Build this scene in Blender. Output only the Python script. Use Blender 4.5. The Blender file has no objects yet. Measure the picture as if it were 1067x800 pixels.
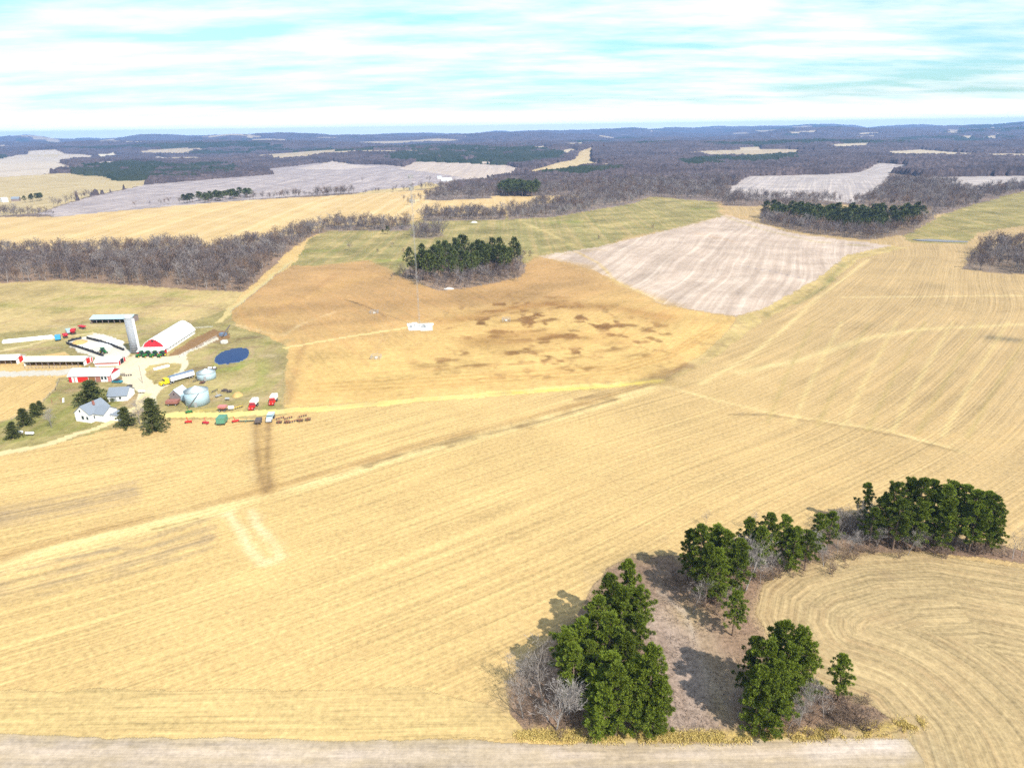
import bpy, math, random
import numpy as np
R = math.radians
random.seed(11)
rng = np.random.default_rng(11)
S = bpy.context.scene
COL = S.collection

# ------------------------------------------------------------------ camera
CAM_H, PITCH, ROLL, FPX = 100.0, R(20.2), R(0.8), 720.0      # FPX: focal length in pixels of a 1067 wide frame
fwd = np.array([0, math.cos(PITCH), -math.sin(PITCH)])
r0 = np.array([1.0, 0, 0]); u0 = np.array([0, math.sin(PITCH), math.cos(PITCH)])
rgt = math.cos(ROLL)*r0 - math.sin(ROLL)*u0
upv = math.sin(ROLL)*r0 + math.cos(ROLL)*u0
CAM = np.array([0, 0, CAM_H])

def smooth(a, b, x):
    t = np.clip((x-a)/(b-a), 0, 1); return t*t*(3-2*t)

def _hash(ix, iy, seed):
    h = (ix.astype(np.int64)*374761393 + iy.astype(np.int64)*668265263 + seed*1442695041) & 0xffffffff
    h = ((h ^ (h >> 13))*1274126177) & 0xffffffff
    h = ((h ^ (h >> 16))*2246822519) & 0xffffffff
    return ((h ^ (h >> 15)) & 0xffffff)/8388607.5 - 1.0

def vn(x, y, seed=0):
    x = np.asarray(x, float); y = np.asarray(y, float)
    fx = np.floor(x); fy = np.floor(y); tx = x-fx; ty = y-fy
    tx = tx*tx*tx*(tx*(tx*6-15)+10); ty = ty*ty*ty*(ty*(ty*6-15)+10)
    ix = fx.astype(np.int64); iy = fy.astype(np.int64)
    a = _hash(ix, iy, seed); b = _hash(ix+1, iy, seed); c = _hash(ix, iy+1, seed); d = _hash(ix+1, iy+1, seed)
    return (a+(b-a)*tx)*(1-ty) + (c+(d-c)*tx)*ty

def fbm(x, y, seed=0, n=3):
    s = 0; a = 1.0
    for k in range(n):
        s = s + a*vn(x*2**k+17.3*k, y*2**k-9.1*k, seed+k); a *= .5
    return s

def H(x, y):
    """height of the land"""
    x = np.asarray(x, float); y = np.asarray(y, float)
    r = np.hypot(x, y)
    h = 4.5*smooth(330, 1000, r)*vn(x/430+3.3, y/430+1.7, 5)
    h = h + 21*smooth(1100, 4200, r)*vn(x/1300+.4, y/1300+.2, 9)
    h = h + smooth(2600, 7000, r)*(58*fbm(x/1500, y/1000, 21, 3)+2)
    h = h + 45*smooth(7000, 13000, r)*np.clip(x/9000+.25, -.4, 1.2)
    for hx, hy, hr, hh in ((-8300, 10600, 420, 85), (-7600, 10400, 500, 70), (-6900, 10500, 450, 105), (-6300, 10700, 380, 60), (-5200, 9800, 600, 40), (-9400, 10800, 700, 50)):
        h = h + hh*np.exp(-((x-hx)**2+(y-hy)**2)/(hr*hr))
    return h

_T = 60*np.exp(np.linspace(0, math.log(26000/60), 2400))
def at(px, py):
    """where the line of sight through a point of the photograph meets the land"""
    px = np.atleast_1d(np.asarray(px, float)); py = np.atleast_1d(np.asarray(py, float))
    d = fwd + ((px-533.5)/FPX)[:, None]*rgt - ((py-400)/FPX)[:, None]*upv
    d /= np.linalg.norm(d, axis=1)[:, None]
    out = np.zeros((len(px), 2))
    for i in range(len(px)):
        P = CAM + _T[:, None]*d[i]
        g = P[:, 2]-H(P[:, 0], P[:, 1])
        k = np.argmax(g < 0)
        if g[k] >= 0: out[i] = P[-1, :2]; continue
        k = max(k, 1); w = g[k-1]/(g[k-1]-g[k])
        out[i] = (P[k-1]*(1-w)+P[k]*w)[:2]
    return out
def A2(px, py): return at([px], [py])[0]
def P3(px, py):
    a = A2(px, py); return np.array([a[0], a[1], float(H(a[0], a[1]))])
def proj(P):
    v = np.asarray(P)-CAM; z = v@fwd
    return 533.5+FPX*(v@rgt)/z, 400-FPX*(v@upv)/z
def ppm(P): return FPX/((np.asarray(P)-CAM)@fwd)
def height_to(P, ytop):
    """height above P that reaches the row ytop of the photograph"""
    lo, hi = 0., 120.
    for _ in range(40):
        m = (lo+hi)/2
        if proj(P+np.array([0, 0, m]))[1] > ytop: lo = m
        else: hi = m
    return lo

# ------------------------------------------------------------------ tags
def tag(o, label=None, cat=None, group=None, kind=None):
    if label: o['label'] = label
    if cat: o['category'] = cat
    if group: o['group'] = group
    if kind: o['kind'] = kind
    return o
def empty(name, loc, rz=0, label=None, cat=None, group=None):
    o = bpy.data.objects.new(name, None); COL.objects.link(o)
    o.location = [float(c) for c in loc]; o.rotation_euler = (0, 0, rz); o.empty_display_size = .2
    return tag(o, label, cat, group)

# ------------------------------------------------------------------ materials
def new_mat(name):
    m = bpy.data.materials.new(name); m.use_nodes = True
    nt = m.node_tree; nt.nodes.clear()
    return m, nt
class NT:
    def __init__(s, nt): s.nt = nt
    def n(s, t, **kw):
        nd = s.nt.nodes.new(t)
        for k, v in kw.items(): setattr(nd, k, v)
        return nd
    def link(s, a, b): s.nt.links.new(a, b)
    def setin(s, sock, v):
        if isinstance(v, bpy.types.NodeSocket): s.link(v, sock)
        else: sock.default_value = v
    def math(s, op, a, b=0.0, c=None, clamp=False):
        nd = s.n('ShaderNodeMath', operation=op, use_clamp=clamp)
        s.setin(nd.inputs[0], a); s.setin(nd.inputs[1], b)
        if c is not None: s.setin(nd.inputs[2], c)
        return nd.outputs[0]
    def mix(s, f, a, b, bt='MIX'):
        nd = s.n('ShaderNodeMix', data_type='RGBA', blend_type=bt); nd.clamp_factor = True
        s.setin(nd.inputs[0], f); s.setin(nd.inputs[6], a); s.setin(nd.inputs[7], b)
        return nd.outputs[2]
    def noise(s, vec, scale, detail=4, rough=.55):
        nd = s.n('ShaderNodeTexNoise'); nd.inputs['Scale'].default_value = scale
        nd.inputs['Detail'].default_value = detail; nd.inputs['Roughness'].default_value = rough
        if vec is not None: s.link(vec, nd.inputs['Vector'])
        return nd.outputs[0]
    def vscale(s, vec, sc, off=(0, 0, 0)):
        nd = s.n('ShaderNodeMapping'); s.link(vec, nd.inputs[0]); nd.inputs['Scale'].default_value = sc
        nd.inputs['Location'].default_value = off
        return nd.outputs[0]
    def out(s, col, rough=.9, spec=.2, bump=None, bdist=.1, bstr=1., metal=0, **kw):
        b = s.n('ShaderNodeBsdfPrincipled'); o = s.n('ShaderNodeOutputMaterial')
        s.setin(b.inputs['Base Color'], col); s.setin(b.inputs['Roughness'], rough)
        b.inputs['Specular IOR Level'].default_value = spec; b.inputs['Metallic'].default_value = metal
        for k, v in kw.items(): s.setin(b.inputs[k], v)
        if bump is not None:
            bn = s.n('ShaderNodeBump'); bn.inputs['Distance'].default_value = bdist; bn.inputs['Strength'].default_value = bstr
            s.link(bump, bn.inputs['Height']); s.link(bn.outputs[0], b.inputs['Normal'])
        s.link(b.outputs[0], o.inputs[0]); return b
def c4(c): return (c[0], c[1], c[2], 1)

def ground_mat(name, patch=.22, fine=.3, row=.2, roww=.8, rowlen=14, streak=.25, streakw=5, other=(.3, .2, .1), otherf=.3, fs=1.6, bump=.12):
    """soil / stubble: the field's own colour broken up by rows, wheelings, patches and crumbs"""
    m, nt = new_mat(name); N = NT(nt)
    soil = N.n('ShaderNodeAttribute', attribute_name='soil').outputs['Color']
    rows = N.n('ShaderNodeAttribute', attribute_name='rows').outputs['Vector']
    pos = N.n('ShaderNodeNewGeometry').outputs['Position']
    n1 = N.noise(pos, 1/38, 6, .62); n2 = N.noise(pos, 1/fs, 6, .75)
    n3 = N.noise(N.vscale(rows, (1/roww, 1/rowlen, 1)), 1.0, 3, .55)
    n4 = N.noise(N.vscale(rows, (1/streakw, 1/(streakw*90), 1), (7, 3, 0)), 1.0, 3, .6)
    n6 = N.noise(N.vscale(rows, (1/(streakw*3.5), 1/(streakw*160), 1), (3, 9, 0)), 1.0, 2, .5)
    n5 = N.noise(pos, 1/9, 4, .6)
    f = N.math('MULTIPLY', N.math('SUBTRACT', n1, .5), patch*2.2)
    f = N.math('ADD', f, N.math('MULTIPLY', N.math('SUBTRACT', n2, .5), fine*2.4))
    f = N.math('ADD', f, N.math('MULTIPLY', N.math('SUBTRACT', n3, .5), row*2.6))
    f = N.math('ADD', f, N.math('MULTIPLY', N.math('SUBTRACT', n4, .5), streak*2.2))
    f = N.math('ADD', f, N.math('MULTIPLY', N.math('SUBTRACT', n6, .5), streak*1.5))
    f = N.math('MAXIMUM', N.math('ADD', f, .97), .3)
    k = N.math('MULTIPLY', N.math('SUBTRACT', N.math('ADD', N.math('MULTIPLY', n4, .5), N.math('ADD', N.math('MULTIPLY', n5, .3), N.math('MULTIPLY', n1, .2))), .47), 5.0, clamp=True)
    col = N.mix(N.math('MULTIPLY', k, otherf), soil, c4(other))
    vm = N.n('ShaderNodeVectorMath', operation='SCALE'); N.link(col, vm.inputs[0]); N.link(f, vm.inputs['Scale'])
    bh = N.math('ADD', N.math('MULTIPLY', n2, .6), n3)
    N.out(vm.outputs[0], .95, .1, bh, bump, 1.0)
    return m

def paint(name, col, var=.12, scale=1.5, rough=.6, spec=.3, metal=0, dirt=(.25, .2, .14), dirtf=.25, ribs=0):
    """painted boards or sheet metal with weathering"""
    m, nt = new_mat(name); N = NT(nt)
    tc = N.n('ShaderNodeTexCoord').outputs['Object']
    n = N.noise(tc, scale, 5, .65); n2 = N.noise(N.vscale(tc, (2, 2, .25)), .9, 4, .6)
    f = N.math('ADD', N.math('MULTIPLY', N.math('SUBTRACT', n, .5), var*3), 1.0)
    cc = N.mix(N.math('MULTIPLY', N.math('SUBTRACT', n2, .5), dirtf*4, clamp=True), c4(col), c4(dirt))
    vm = N.n('ShaderNodeVectorMath', operation='SCALE'); N.link(cc, vm.inputs[0]); N.link(f, vm.inputs['Scale'])
    bump = None
    if ribs:
        w = N.n('ShaderNodeTexWave', wave_type='BANDS', bands_direction='X'); w.inputs['Scale'].default_value = ribs
        N.link(tc, w.inputs['Vector']); bump = w.outputs['Fac']
    N.out(vm.outputs[0], rough, spec, bump, .03, .6, metal)
    return m

def leafmat(name, c1, c2, rough=.75, objvar=.55):
    m, nt = new_mat(name); N = NT(nt)
    isl = N.n('ShaderNodeNewGeometry').outputs['Random Per Island']
    orr = N.n('ShaderNodeObjectInfo').outputs['Random']
    tc = N.n('ShaderNodeTexCoord').outputs['Object']
    n = N.noise(tc, .55, 2, .5)
    k = N.math('ADD', N.math('MULTIPLY', isl, .55), N.math('MULTIPLY', n, .45))
    col = N.mix(k, c4(c1), c4(c2))
    f = N.math('ADD', N.math('MULTIPLY', orr, objvar), 1-objvar/2)
    vm = N.n('ShaderNodeVectorMath', operation='SCALE'); N.link(col, vm.inputs[0]); N.link(f, vm.inputs['Scale'])
    N.out(vm.outputs[0], rough, .2)
    return m
def bark(name, c1, c2, scale=1.2):
    m, nt = new_mat(name); N = NT(nt)
    tc = N.n('ShaderNodeTexCoord').outputs['Object']
    n = N.noise(N.vscale(tc, (1, 1, .4)), scale, 5, .6)
    isl = N.n('ShaderNodeNewGeometry').outputs['Random Per Island']
    col = N.mix(N.math('ADD', N.math('MULTIPLY', n, .6), N.math('MULTIPLY', isl, .4)), c4(c1), c4(c2))
    N.out(col, .9, .1)
    return m

M = {}
M['pine'] = leafmat('pine_needles', (.038, .062, .006), (.200, .250, .022))
M['pinefar'] = leafmat('pine_needles_dull', (.030, .044, .010), (.115, .135, .034))
M['spruce'] = leafmat('spruce_needles', (.034, .045, .012), (.12, .13, .036))
M['pinebark'] = bark('pine_bark', (.13, .085, .06), (.26, .19, .14))
M['greybark'] = bark('grey_bark', (.19, .16, .14), (.40, .36, .33))
M['woodbark'] = bark('dull_bark', (.13, .108, .10), (.29, .25, .235))
M['palebark'] = bark('pale_bark', (.20, .175, .16), (.42, .385, .36))
M['brush'] = bark('brush_twigs', (.13, .085, .06), (.27, .20, .15), 3)
M['drygrass'] = leafmat('dry_grass', (.48, .35, .11), (.78, .62, .22), .9, .1)
M['white'] = paint('white_paint', (.80, .80, .78), .05, .8, .5, dirtf=.10)
M['whiteroof'] = paint('white_roof_metal', (.78, .78, .77), .06, .4, .45, dirtf=.14, ribs=1.5)
M['red'] = paint('barn_red_paint', (.50, .022, .035), .15, 1.2, .6, dirtf=.1)
M['brightred'] = paint('bright_red_paint', (.62, .025, .018), .12, 1.2, .45, dirtf=.1)
M['blueroof'] = paint('pale_blue_roof_metal', (.40, .55, .60), .08, .5, .45, dirtf=.15, ribs=1.5)
M['creamroof'] = paint('cream_roof_metal', (.60, .57, .46), .08, .5, .5, dirtf=.2, ribs=1.5)
M['greyroof'] = paint('grey_shingles', (.21, .24, .28), .15, 2.5, .85, dirtf=.15)
M['bin'] = paint('galvanised_sheet', (.42, .58, .66), .06, .6, .45, metal=.15, dirtf=.12)
M['bintop'] = paint('galvanised_roof', (.60, .68, .70), .06, .6, .5, metal=.15, dirtf=.15)
M['concrete'] = paint('silo_concrete', (.30, .315, .34), .15, .9, .85, dirtf=.35)
M['oldwood'] = paint('weathered_wood', (.24, .19, .18), .25, 2, .9, dirtf=.2)
M['redwood'] = paint('red_brown_boards', (.32, .13, .10), .25, 2, .9, dirtf=.3)
M['brown'] = paint('brown_door', (.22, .10, .035), .25, 1.5, .8, dirtf=.3)
M['black'] = paint('black_rubber', (.018, .018, .02), .2, 2, .8, dirtf=.15)
M['darkwall'] = paint('tyre_black_wall', (.035, .037, .045), .4, 1.5, .9, dirtf=.2)
M['dark'] = paint('opening_shade', (.02, .02, .022), .2, 1, .9, dirtf=.05)  # near-black colour painted in for the shade inside openings
M['glass'] = paint('dark_glass', (.03, .04, .05), .05, 1, .15, .5, dirtf=0)
M['green'] = paint('green_machine_paint', (.02, .16, .035), .1, 1.5, .45, dirtf=.12)
M['seagreen'] = paint('faded_green_paint', (.10, .26, .17), .12, 1.5, .5, dirtf=.15)
M['yellow'] = paint('yellow_paint', (.72, .52, .015), .08, 1.5, .45, dirtf=.1)
M['blue'] = paint('blue_paint', (.05, .32, .62), .1, 1.5, .45, dirtf=.1)
M['steel'] = paint('grey_steel', (.42, .43, .44), .12, 1.5, .5, metal=.3, dirtf=.2)
M['darksteel'] = paint('dark_rusty_steel', (.11, .09, .085), .3, 2, .8, dirtf=.3)
M['rust'] = paint('rusty_red_steel', (.28, .09, .05), .25, 2, .8, dirtf=.3)
M['plastic'] = paint('white_plastic_film', (.80, .80, .78), .05, .5, .5, dirtf=.08)
M['tan'] = paint('tan_feed', (.50, .33, .12), .3, 1.2, .95, dirtf=.3)
M['pale'] = paint('pale_concrete', (.62, .60, .54), .12, .7, .9, dirtf=.25)
M['bluegrey'] = paint('blue_grey_tarp', (.15, .20, .28), .1, .8, .6, dirtf=.1)
M['pink'] = paint('faded_red_paint', (.50, .20, .18), .15, 1, .7, dirtf=.2)
M['teal'] = paint('teal_paint', (.03, .20, .26), .1, 1, .5, dirtf=.1)

# ------------------------------------------------------------------ mesh building
def mesh_np(name, V, F, mats, parent=None, smooth_=False, mi=None, loc=None):
    """V (n,3); F list of arrays each (k, nv)"""
    me = bpy.data.meshes.new(name)
    Fs = [f for f in F if len(f)]
    me.vertices.add(len(V)); me.vertices.foreach_set('co', np.asarray(V, np.float32).ravel())
    nl = sum(f.size for f in Fs); npo = sum(len(f) for f in Fs)
    me.loops.add(nl); me.polygons.add(npo)
    me.loops.foreach_set('vertex_index', np.concatenate([f.ravel() for f in Fs]).astype(np.int32))
    tot = np.concatenate([np.full(len(f), f.shape[1]) for f in Fs]); st = np.concatenate([[0], np.cumsum(tot)[:-1]])
    me.polygons.foreach_set('loop_start', st.astype(np.int32))
    if mi is not None: me.polygons.foreach_set('material_index', np.asarray(mi, np.int32))
    if smooth_: me.polygons.foreach_set('use_smooth', np.ones(npo, bool))
    for m in (mats if isinstance(mats, (list, tuple)) else [mats]): me.materials.append(m)
    me.update(calc_edges=True); me.validate()
    o = bpy.data.objects.new(name, me); COL.objects.link(o)
    if parent is not None: o.parent = parent
    if loc is not None: o.location = [float(c) for c in loc]
    return o

class MB:
    def __init__(s): s.v = []; s.f = []
    def add(s, v, f):
        b = len(s.v); s.v += [tuple(map(float, p)) for p in v]; s.f += [tuple(b+i for i in q) for q in f]; return s
    def box(s, c, d, rz=0, rx=0, ry=0):
        hx, hy, hz = d[0]/2, d[1]/2, d[2]/2
        p = np.array([(x, y, z) for z in (-hz, hz) for x, y in ((-hx, -hy), (hx, -hy), (hx, hy), (-hx, hy))])
        if rx: ca, sa = math.cos(rx), math.sin(rx); p = np.c_[p[:, 0], p[:, 1]*ca-p[:, 2]*sa, p[:, 1]*sa+p[:, 2]*ca]
        if ry: ca, sa = math.cos(ry), math.sin(ry); p = np.c_[p[:, 0]*ca+p[:, 2]*sa, p[:, 1], -p[:, 0]*sa+p[:, 2]*ca]
        if rz: ca, sa = math.cos(rz), math.sin(rz); p = np.c_[p[:, 0]*ca-p[:, 1]*sa, p[:, 0]*sa+p[:, 1]*ca, p[:, 2]]
        return s.add(p+np.array(c), [(3, 2, 1, 0), (4, 5, 6, 7), (0, 1, 5, 4), (1, 2, 6, 5), (2, 3, 7, 6), (3, 0, 4, 7)])
    def tube(s, p0, p1, ra, rb=None, n=8):
        rb = ra if rb is None else rb
        p0 = np.array(p0, float); p1 = np.array(p1, float); d = p1-p0; d /= np.linalg.norm(d)+1e-9
        a = np.cross(d, (0, 0, 1) if abs(d[2]) < .9 else (1, 0, 0)); a /= np.linalg.norm(a); b = np.cross(d, a)
        t = np.arange(n)*2*math.pi/n
        c = np.cos(t)[:, None]*a+np.sin(t)[:, None]*b
        v = np.r_[p0+c*ra, p1+c*rb]
        f = [(i, (i+1) % n, n+(i+1) % n, n+i) for i in range(n)]+[tuple(range(n-1, -1, -1)), tuple(range(n, 2*n))]
        return s.add(v, f)
    def lathe(s, prof, n=24, c=(0, 0, 0)):
        v = []; f = []
        for r, z in prof:
            for i in range(n): v.append((c[0]+r*math.cos(i*2*math.pi/n), c[1]+r*math.sin(i*2*math.pi/n), c[2]+z))
        for k in range(len(prof)-1):
            for i in range(n): f.append((k*n+i, k*n+(i+1) % n, (k+1)*n+(i+1) % n, (k+1)*n+i))
        f.append(tuple(range(n-1, -1, -1))); f.append(tuple(range((len(prof)-1)*n, len(prof)*n)))
        return s.add(v, f)
    def prism(s, prof, x0, x1, axis='x'):
        """outline prof in (y,z) (or (x,z) for axis y) pushed from x0 to x1"""
        n = len(prof)
        v = [((x, a, b) if axis == 'x' else (a, x, b)) for x in (x0, x1) for a, b in prof]
        f = [(i, (i+1) % n, n+(i+1) % n, n+i) for i in range(n)]+[tuple(range(n-1, -1, -1)), tuple(range(n, 2*n))]
        return s.add(v, f)
    def build(s, name, mat, parent=None, smooth_=False, label=None, loc=None):
        me = bpy.data.meshes.new(name); me.from_pydata(s.v, [], s.f); me.materials.append(mat)
        import bmesh
        bm = bmesh.new(); bm.from_mesh(me); bmesh.ops.recalc_face_normals(bm, faces=bm.faces); bm.to_mesh(me); bm.free()
        if smooth_:
            for p in me.polygons: p.use_smooth = len(p.vertices) == 4
        o = bpy.data.objects.new(name, me); COL.objects.link(o)
        if parent is not None: o.parent = parent
        if loc is not None: o.location = [float(c) for c in loc]
        if label: o['label'] = label
        return o

# ------------------------------------------------------------------ the land: which field lies where
def pip(x, y, poly):
    ins = np.zeros(len(x), bool); n = len(poly)
    for i in range(n):
        x1, y1 = poly[i]; x2, y2 = poly[(i+1) % n]
        if y1 == y2: continue
        c = ((y1 > y) != (y2 > y)) & (x < (x2-x1)*(y-y1)/(y2-y1)+x1)
        ins ^= c
    return ins
def dist_line(x, y, pts):
    """distance to a polyline and the length along it"""
    best = np.full(len(x), 1e9); al = np.zeros(len(x)); run = 0.
    for (x1, y1), (x2, y2) in zip(pts[:-1], pts[1:]):
        dx, dy = x2-x1, y2-y1; L = math.hypot(dx, dy)+1e-9
        t = np.clip(((x-x1)*dx+(y-y1)*dy)/(L*L), 0, 1)
        d = np.hypot(x-x1-t*dx, y-y1-t*dy)
        k = d < best; best[k] = d[k]; al[k] = run+t[k]*L; run += L
    return best, al
def W(pts): return at([p[0] for p in pts], [p[1] for p in pts])

STRAW = (.535, .370, .155); GREY = (.31, .26, .255)
ZONES = []      # painted in order: name, outline, colour, material key
def zone(name, poly, col, mat): ZONES.append((name, W(poly), np.array(col), mat)); return len(ZONES)+1
# index 0 = stubble field near, 1 = woodland floor far (by distance)
MATS = dict(
    stubble=ground_mat('maize_stubble', .28, .58, .36, .8, 26, .15, 1.8, (.39, .25, .105), .5, 1.2),
    curved=ground_mat('curved_stubble', .35, .6, .45, .8, 24, .20, 1.5, (.29, .19, .095), .75, 1.2),
    wood=ground_mat('leaf_litter', .5, .9, 0, 1, 5, 0, 5, (.24, .15, .10), .5, 1.1, .2),
    bean=ground_mat('bean_stubble', .35, .5, .25, .8, 12, .25, 3.0, (.31, .245, .17), .6, 1.2),
    plough=ground_mat('bare_field', .40, .30, .12, 1.5, 30, .20, 4, (.57, .475, .385), .7, 3),
    orange=ground_mat('mown_hay_field', .45, .45, .12, 1.2, 20, .18, 4, (.36, .195, .075), .65, 2.6),
    grass=ground_mat('pasture_turf', .70, .6, 0, 1, 5, 0, 5, (.41, .29, .13), .9, 4),
    hay=ground_mat('dry_grassland', .60, .5, .1, 2, 30, .2, 6, (.34, .23, .115), .8, 3.5),
    yard=ground_mat('farmyard_turf', .75, .65, 0, 1, 5, 0, 5, (.33, .235, .12), .9, 2.5, .1),
    gravel=ground_mat('pale_gravel', .18, .22, 0, 1, 5, 0, 5, (.48, .40, .26), .4, 1.5, .05),
    mud=ground_mat('barnyard_mud', .35, .4, 0, 1, 5, 0, 5, (.17, .10, .05), .6, 2, .15),
    far=ground_mat('far_field', .25, .1, 0, 1, 5, .25, 9, (.48, .40, .27), .5, 12, .05),
)
# far valley, left
zone('hay_field', [(0, 184), (60, 181), (160, 178), (150, 193), (95, 204), (60, 215), (40, 222), (-30, 227), (-30, 184)], (.43, .33, .17), 'far')
zone('pale_field', [(-30, 168), (30, 158), (56, 156), (95, 163), (60, 170), (75, 176), (45, 182), (-30, 187)], (.48, .40, .32), 'far')
zone('pale_field', [(84, 172), (165, 163), (172, 165), (120, 170), (92, 176)], (.46, .38, .33), 'far')
zone('pale_field', [(100, 161), (118, 159), (122, 163), (105, 164)], (.60, .52, .38), 'far')
zone('pale_field', [(175, 172), (190, 171), (188, 173.5), (176, 174)], (.58, .50, .36), 'far')
zone('ploughed_field', [(40, 223), (95, 205), (150, 193), (232, 186), (285, 182), (278, 176), (330, 170), (400, 172), (440, 176), (510, 176), (512, 190), (440, 196), (420, 198), (330, 203), (250, 209), (150, 218), (60, 226)], GREY, 'plough')
zone('pale_field', [(305, 176), (345, 168), (395, 174), (352, 177)], (.46, .38, .34), 'far')
zone('pale_field', [(415, 176), (440, 164), (470, 166), (522, 170), (545, 176), (530, 184), (495, 188), (470, 183)], (.46, .37, .31), 'far')
zone('valley_meadow', [(540, 182), (570, 173), (598, 166), (604, 158), (616, 154), (614, 168), (628, 172), (560, 183)], (.50, .37, .19), 'far')
for pl in ([(625, 172), (640, 169), (632, 175)], [(548, 153), (566, 152), (575, 155), (553, 156)], [(590, 150), (606, 148), (608, 151), (594, 152)], [(578, 158), (596, 155), (600, 158), (590, 161)],
           [(768, 154), (790, 153), (793, 157), (775, 158)], [(862, 151), (905, 149), (900, 154), (870, 154)], [(822, 138), (850, 136), (851, 138), (825, 139.5)],
           [(985, 136), (1036, 133), (1036, 134.5), (990, 138)], [(998, 143), (1015, 141), (1011, 145)], [(1026, 143), (1040, 140), (1036, 145)], [(920, 158), (960, 156), (1067, 163), (1060, 165), (925, 161)], [(895, 139), (915, 138), (915, 139.5), (897, 140.5)],
           [(128, 137.5), (146, 137), (146, 138.5), (130, 139)], [(20, 163), (70, 160), (60, 164)], [(480, 150), (495, 149), (494, 150.5)]):
    zone('pale_field', pl, (.46, .37, .25), 'far')
zone('hay_field', [(-30, 227), (60, 226), (150, 217.5), (260, 208.5), (330, 205), (360, 203), (425, 199), (470, 196), (452, 200), (440, 206), (455, 209), (520, 204), (600, 200), (608, 207), (570, 213), (528, 221), (440, 223), (385, 233), (338, 237), (290, 250), (180, 262), (-30, 262)], (.55, .38, .17), 'far')
zone('hay_field', [(360, 204), (425, 198.5), (470, 195), (445, 190), (430, 195), (390, 198)], (.46, .34, .15), 'far')
# green hill and the fields round it
zone('pasture', [(303, 278), (322, 250), (340, 240), (400, 237), (450, 227), (530, 226), (620, 213), (680, 205), (752, 211), (756, 224), (700, 239), (655, 247), (620, 260), (560, 268), (545, 276), (480, 276), (430, 293), (415, 286), (385, 271), (330, 277)], (.245, .21, .08), 'grass')
zone('woodland_floor', [(-60, 298), (60, 292), (130, 297), (200, 302), (255, 304), (275, 286), (300, 263), (320, 248), (350, 238), (350, 234), (300, 246), (250, 256), (150, 260), (-60, 262)], (.25, .17, .115), 'wood')
zone('dry_pasture', [(-60, 298), (60, 292), (130, 297), (200, 302), (255, 304), (236, 322), (225, 333), (200, 340), (100, 346), (-60, 360)], (.43, .325, .14), 'hay')
HAY = zone('mown_hay_field', [(238, 322), (290, 285), (305, 277), (330, 277), (385, 271), (418, 288), (440, 298), (470, 297), (540, 283), (555, 268), (600, 265), (640, 295), (690, 318), (766, 331), (752, 352), (715, 381), (680, 396), (640, 400), (560, 405), (430, 415), (297, 425), (297, 400), (300, 362), (277, 350), (245, 340)], (.465, .285, .105), 'orange')
PINK = zone('ploughed_field', [(560, 267), (620, 258), (700, 239), (756, 224), (830, 244), (930, 256), (882, 266), (852, 290), (803, 318), (766, 330), (690, 317), (652, 298), (622, 283), (600, 276)], (.45, .345, .265), 'plough')
zone('grass_strip', [(882, 266), (930, 256), (945, 258), (895, 270), (868, 292), (835, 312), (790, 338), (752, 368), (712, 390), (690, 397), (715, 381), (755, 350), (768, 330), (803, 318), (852, 290)], (.47, .35, .145), 'hay')
GR2 = zone('ploughed_field', [(750, 202), (779, 184), (860, 182), (893, 180), (915, 170), (945, 172), (940, 176), (925, 182), (917, 203), (886, 212), (838, 207), (790, 208)], (.36, .31, .29), 'plough')
zone('ploughed_field', [(955, 185), (1090, 183), (1090, 195), (1010, 198)], (.36, .31, .285), 'plough')
zone('pasture', [(940, 246), (990, 221), (1090, 194), (1090, 232), (1020, 242), (1008, 254), (950, 253)], (.24, .205, .075), 'grass')
zone('woodland_floor', [(1003, 281), (1040, 285), (1100, 288), (1100, 252), (1040, 256), (1010, 268)], (.23, .17, .12), 'wood')
zone('woodland_floor', [(917, 203), (940, 208), (972, 224), (992, 221), (1003, 208), (1012, 197), (960, 185), (928, 181), (922, 190)], (.2, .15, .12), 'wood')
zone('woodland_floor', [(790, 232), (840, 243), (905, 250), (945, 244), (975, 228), (970, 215), (930, 213), (890, 222), (840, 218), (796, 216)], (.22, .16, .11), 'wood')
zone('woodland_floor', [(415, 287), (430, 294), (458, 303), (500, 298), (545, 288), (548, 275), (530, 269), (480, 266), (440, 272)], (.24, .17, .12), 'wood')
zone('woodland_floor', [(528, 229), (580, 226), (660, 212), (678, 205), (752, 211), (762, 200), (700, 194), (640, 200), (600, 207), (560, 214), (530, 221)], (.22, .17, .14), 'wood')
zone('woodland_floor', [(440, 231), (526, 229), (526, 222), (440, 224)], (.22, .17, .14), 'wood')
zone('woodland_floor', [(338, 241), (428, 240), (428, 234), (338, 235)], (.22, .17, .14), 'wood')
zone('woodland_floor', [(428, 246), (436, 249), (450, 248.5), (463, 246), (458, 240), (446, 238), (434, 240)], (.25, .19, .12), 'wood')
zone('woodland_floor', [(442, 208), (460, 209), (490, 207.5), (512, 207), (511, 202), (480, 201), (455, 203)], (.22, .17, .14), 'wood')
zone('woodland_floor', [(520, 204.5), (560, 204.5), (700, 198), (700, 188), (560, 194), (520, 197)], (.22, .17, .14), 'wood')
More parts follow.
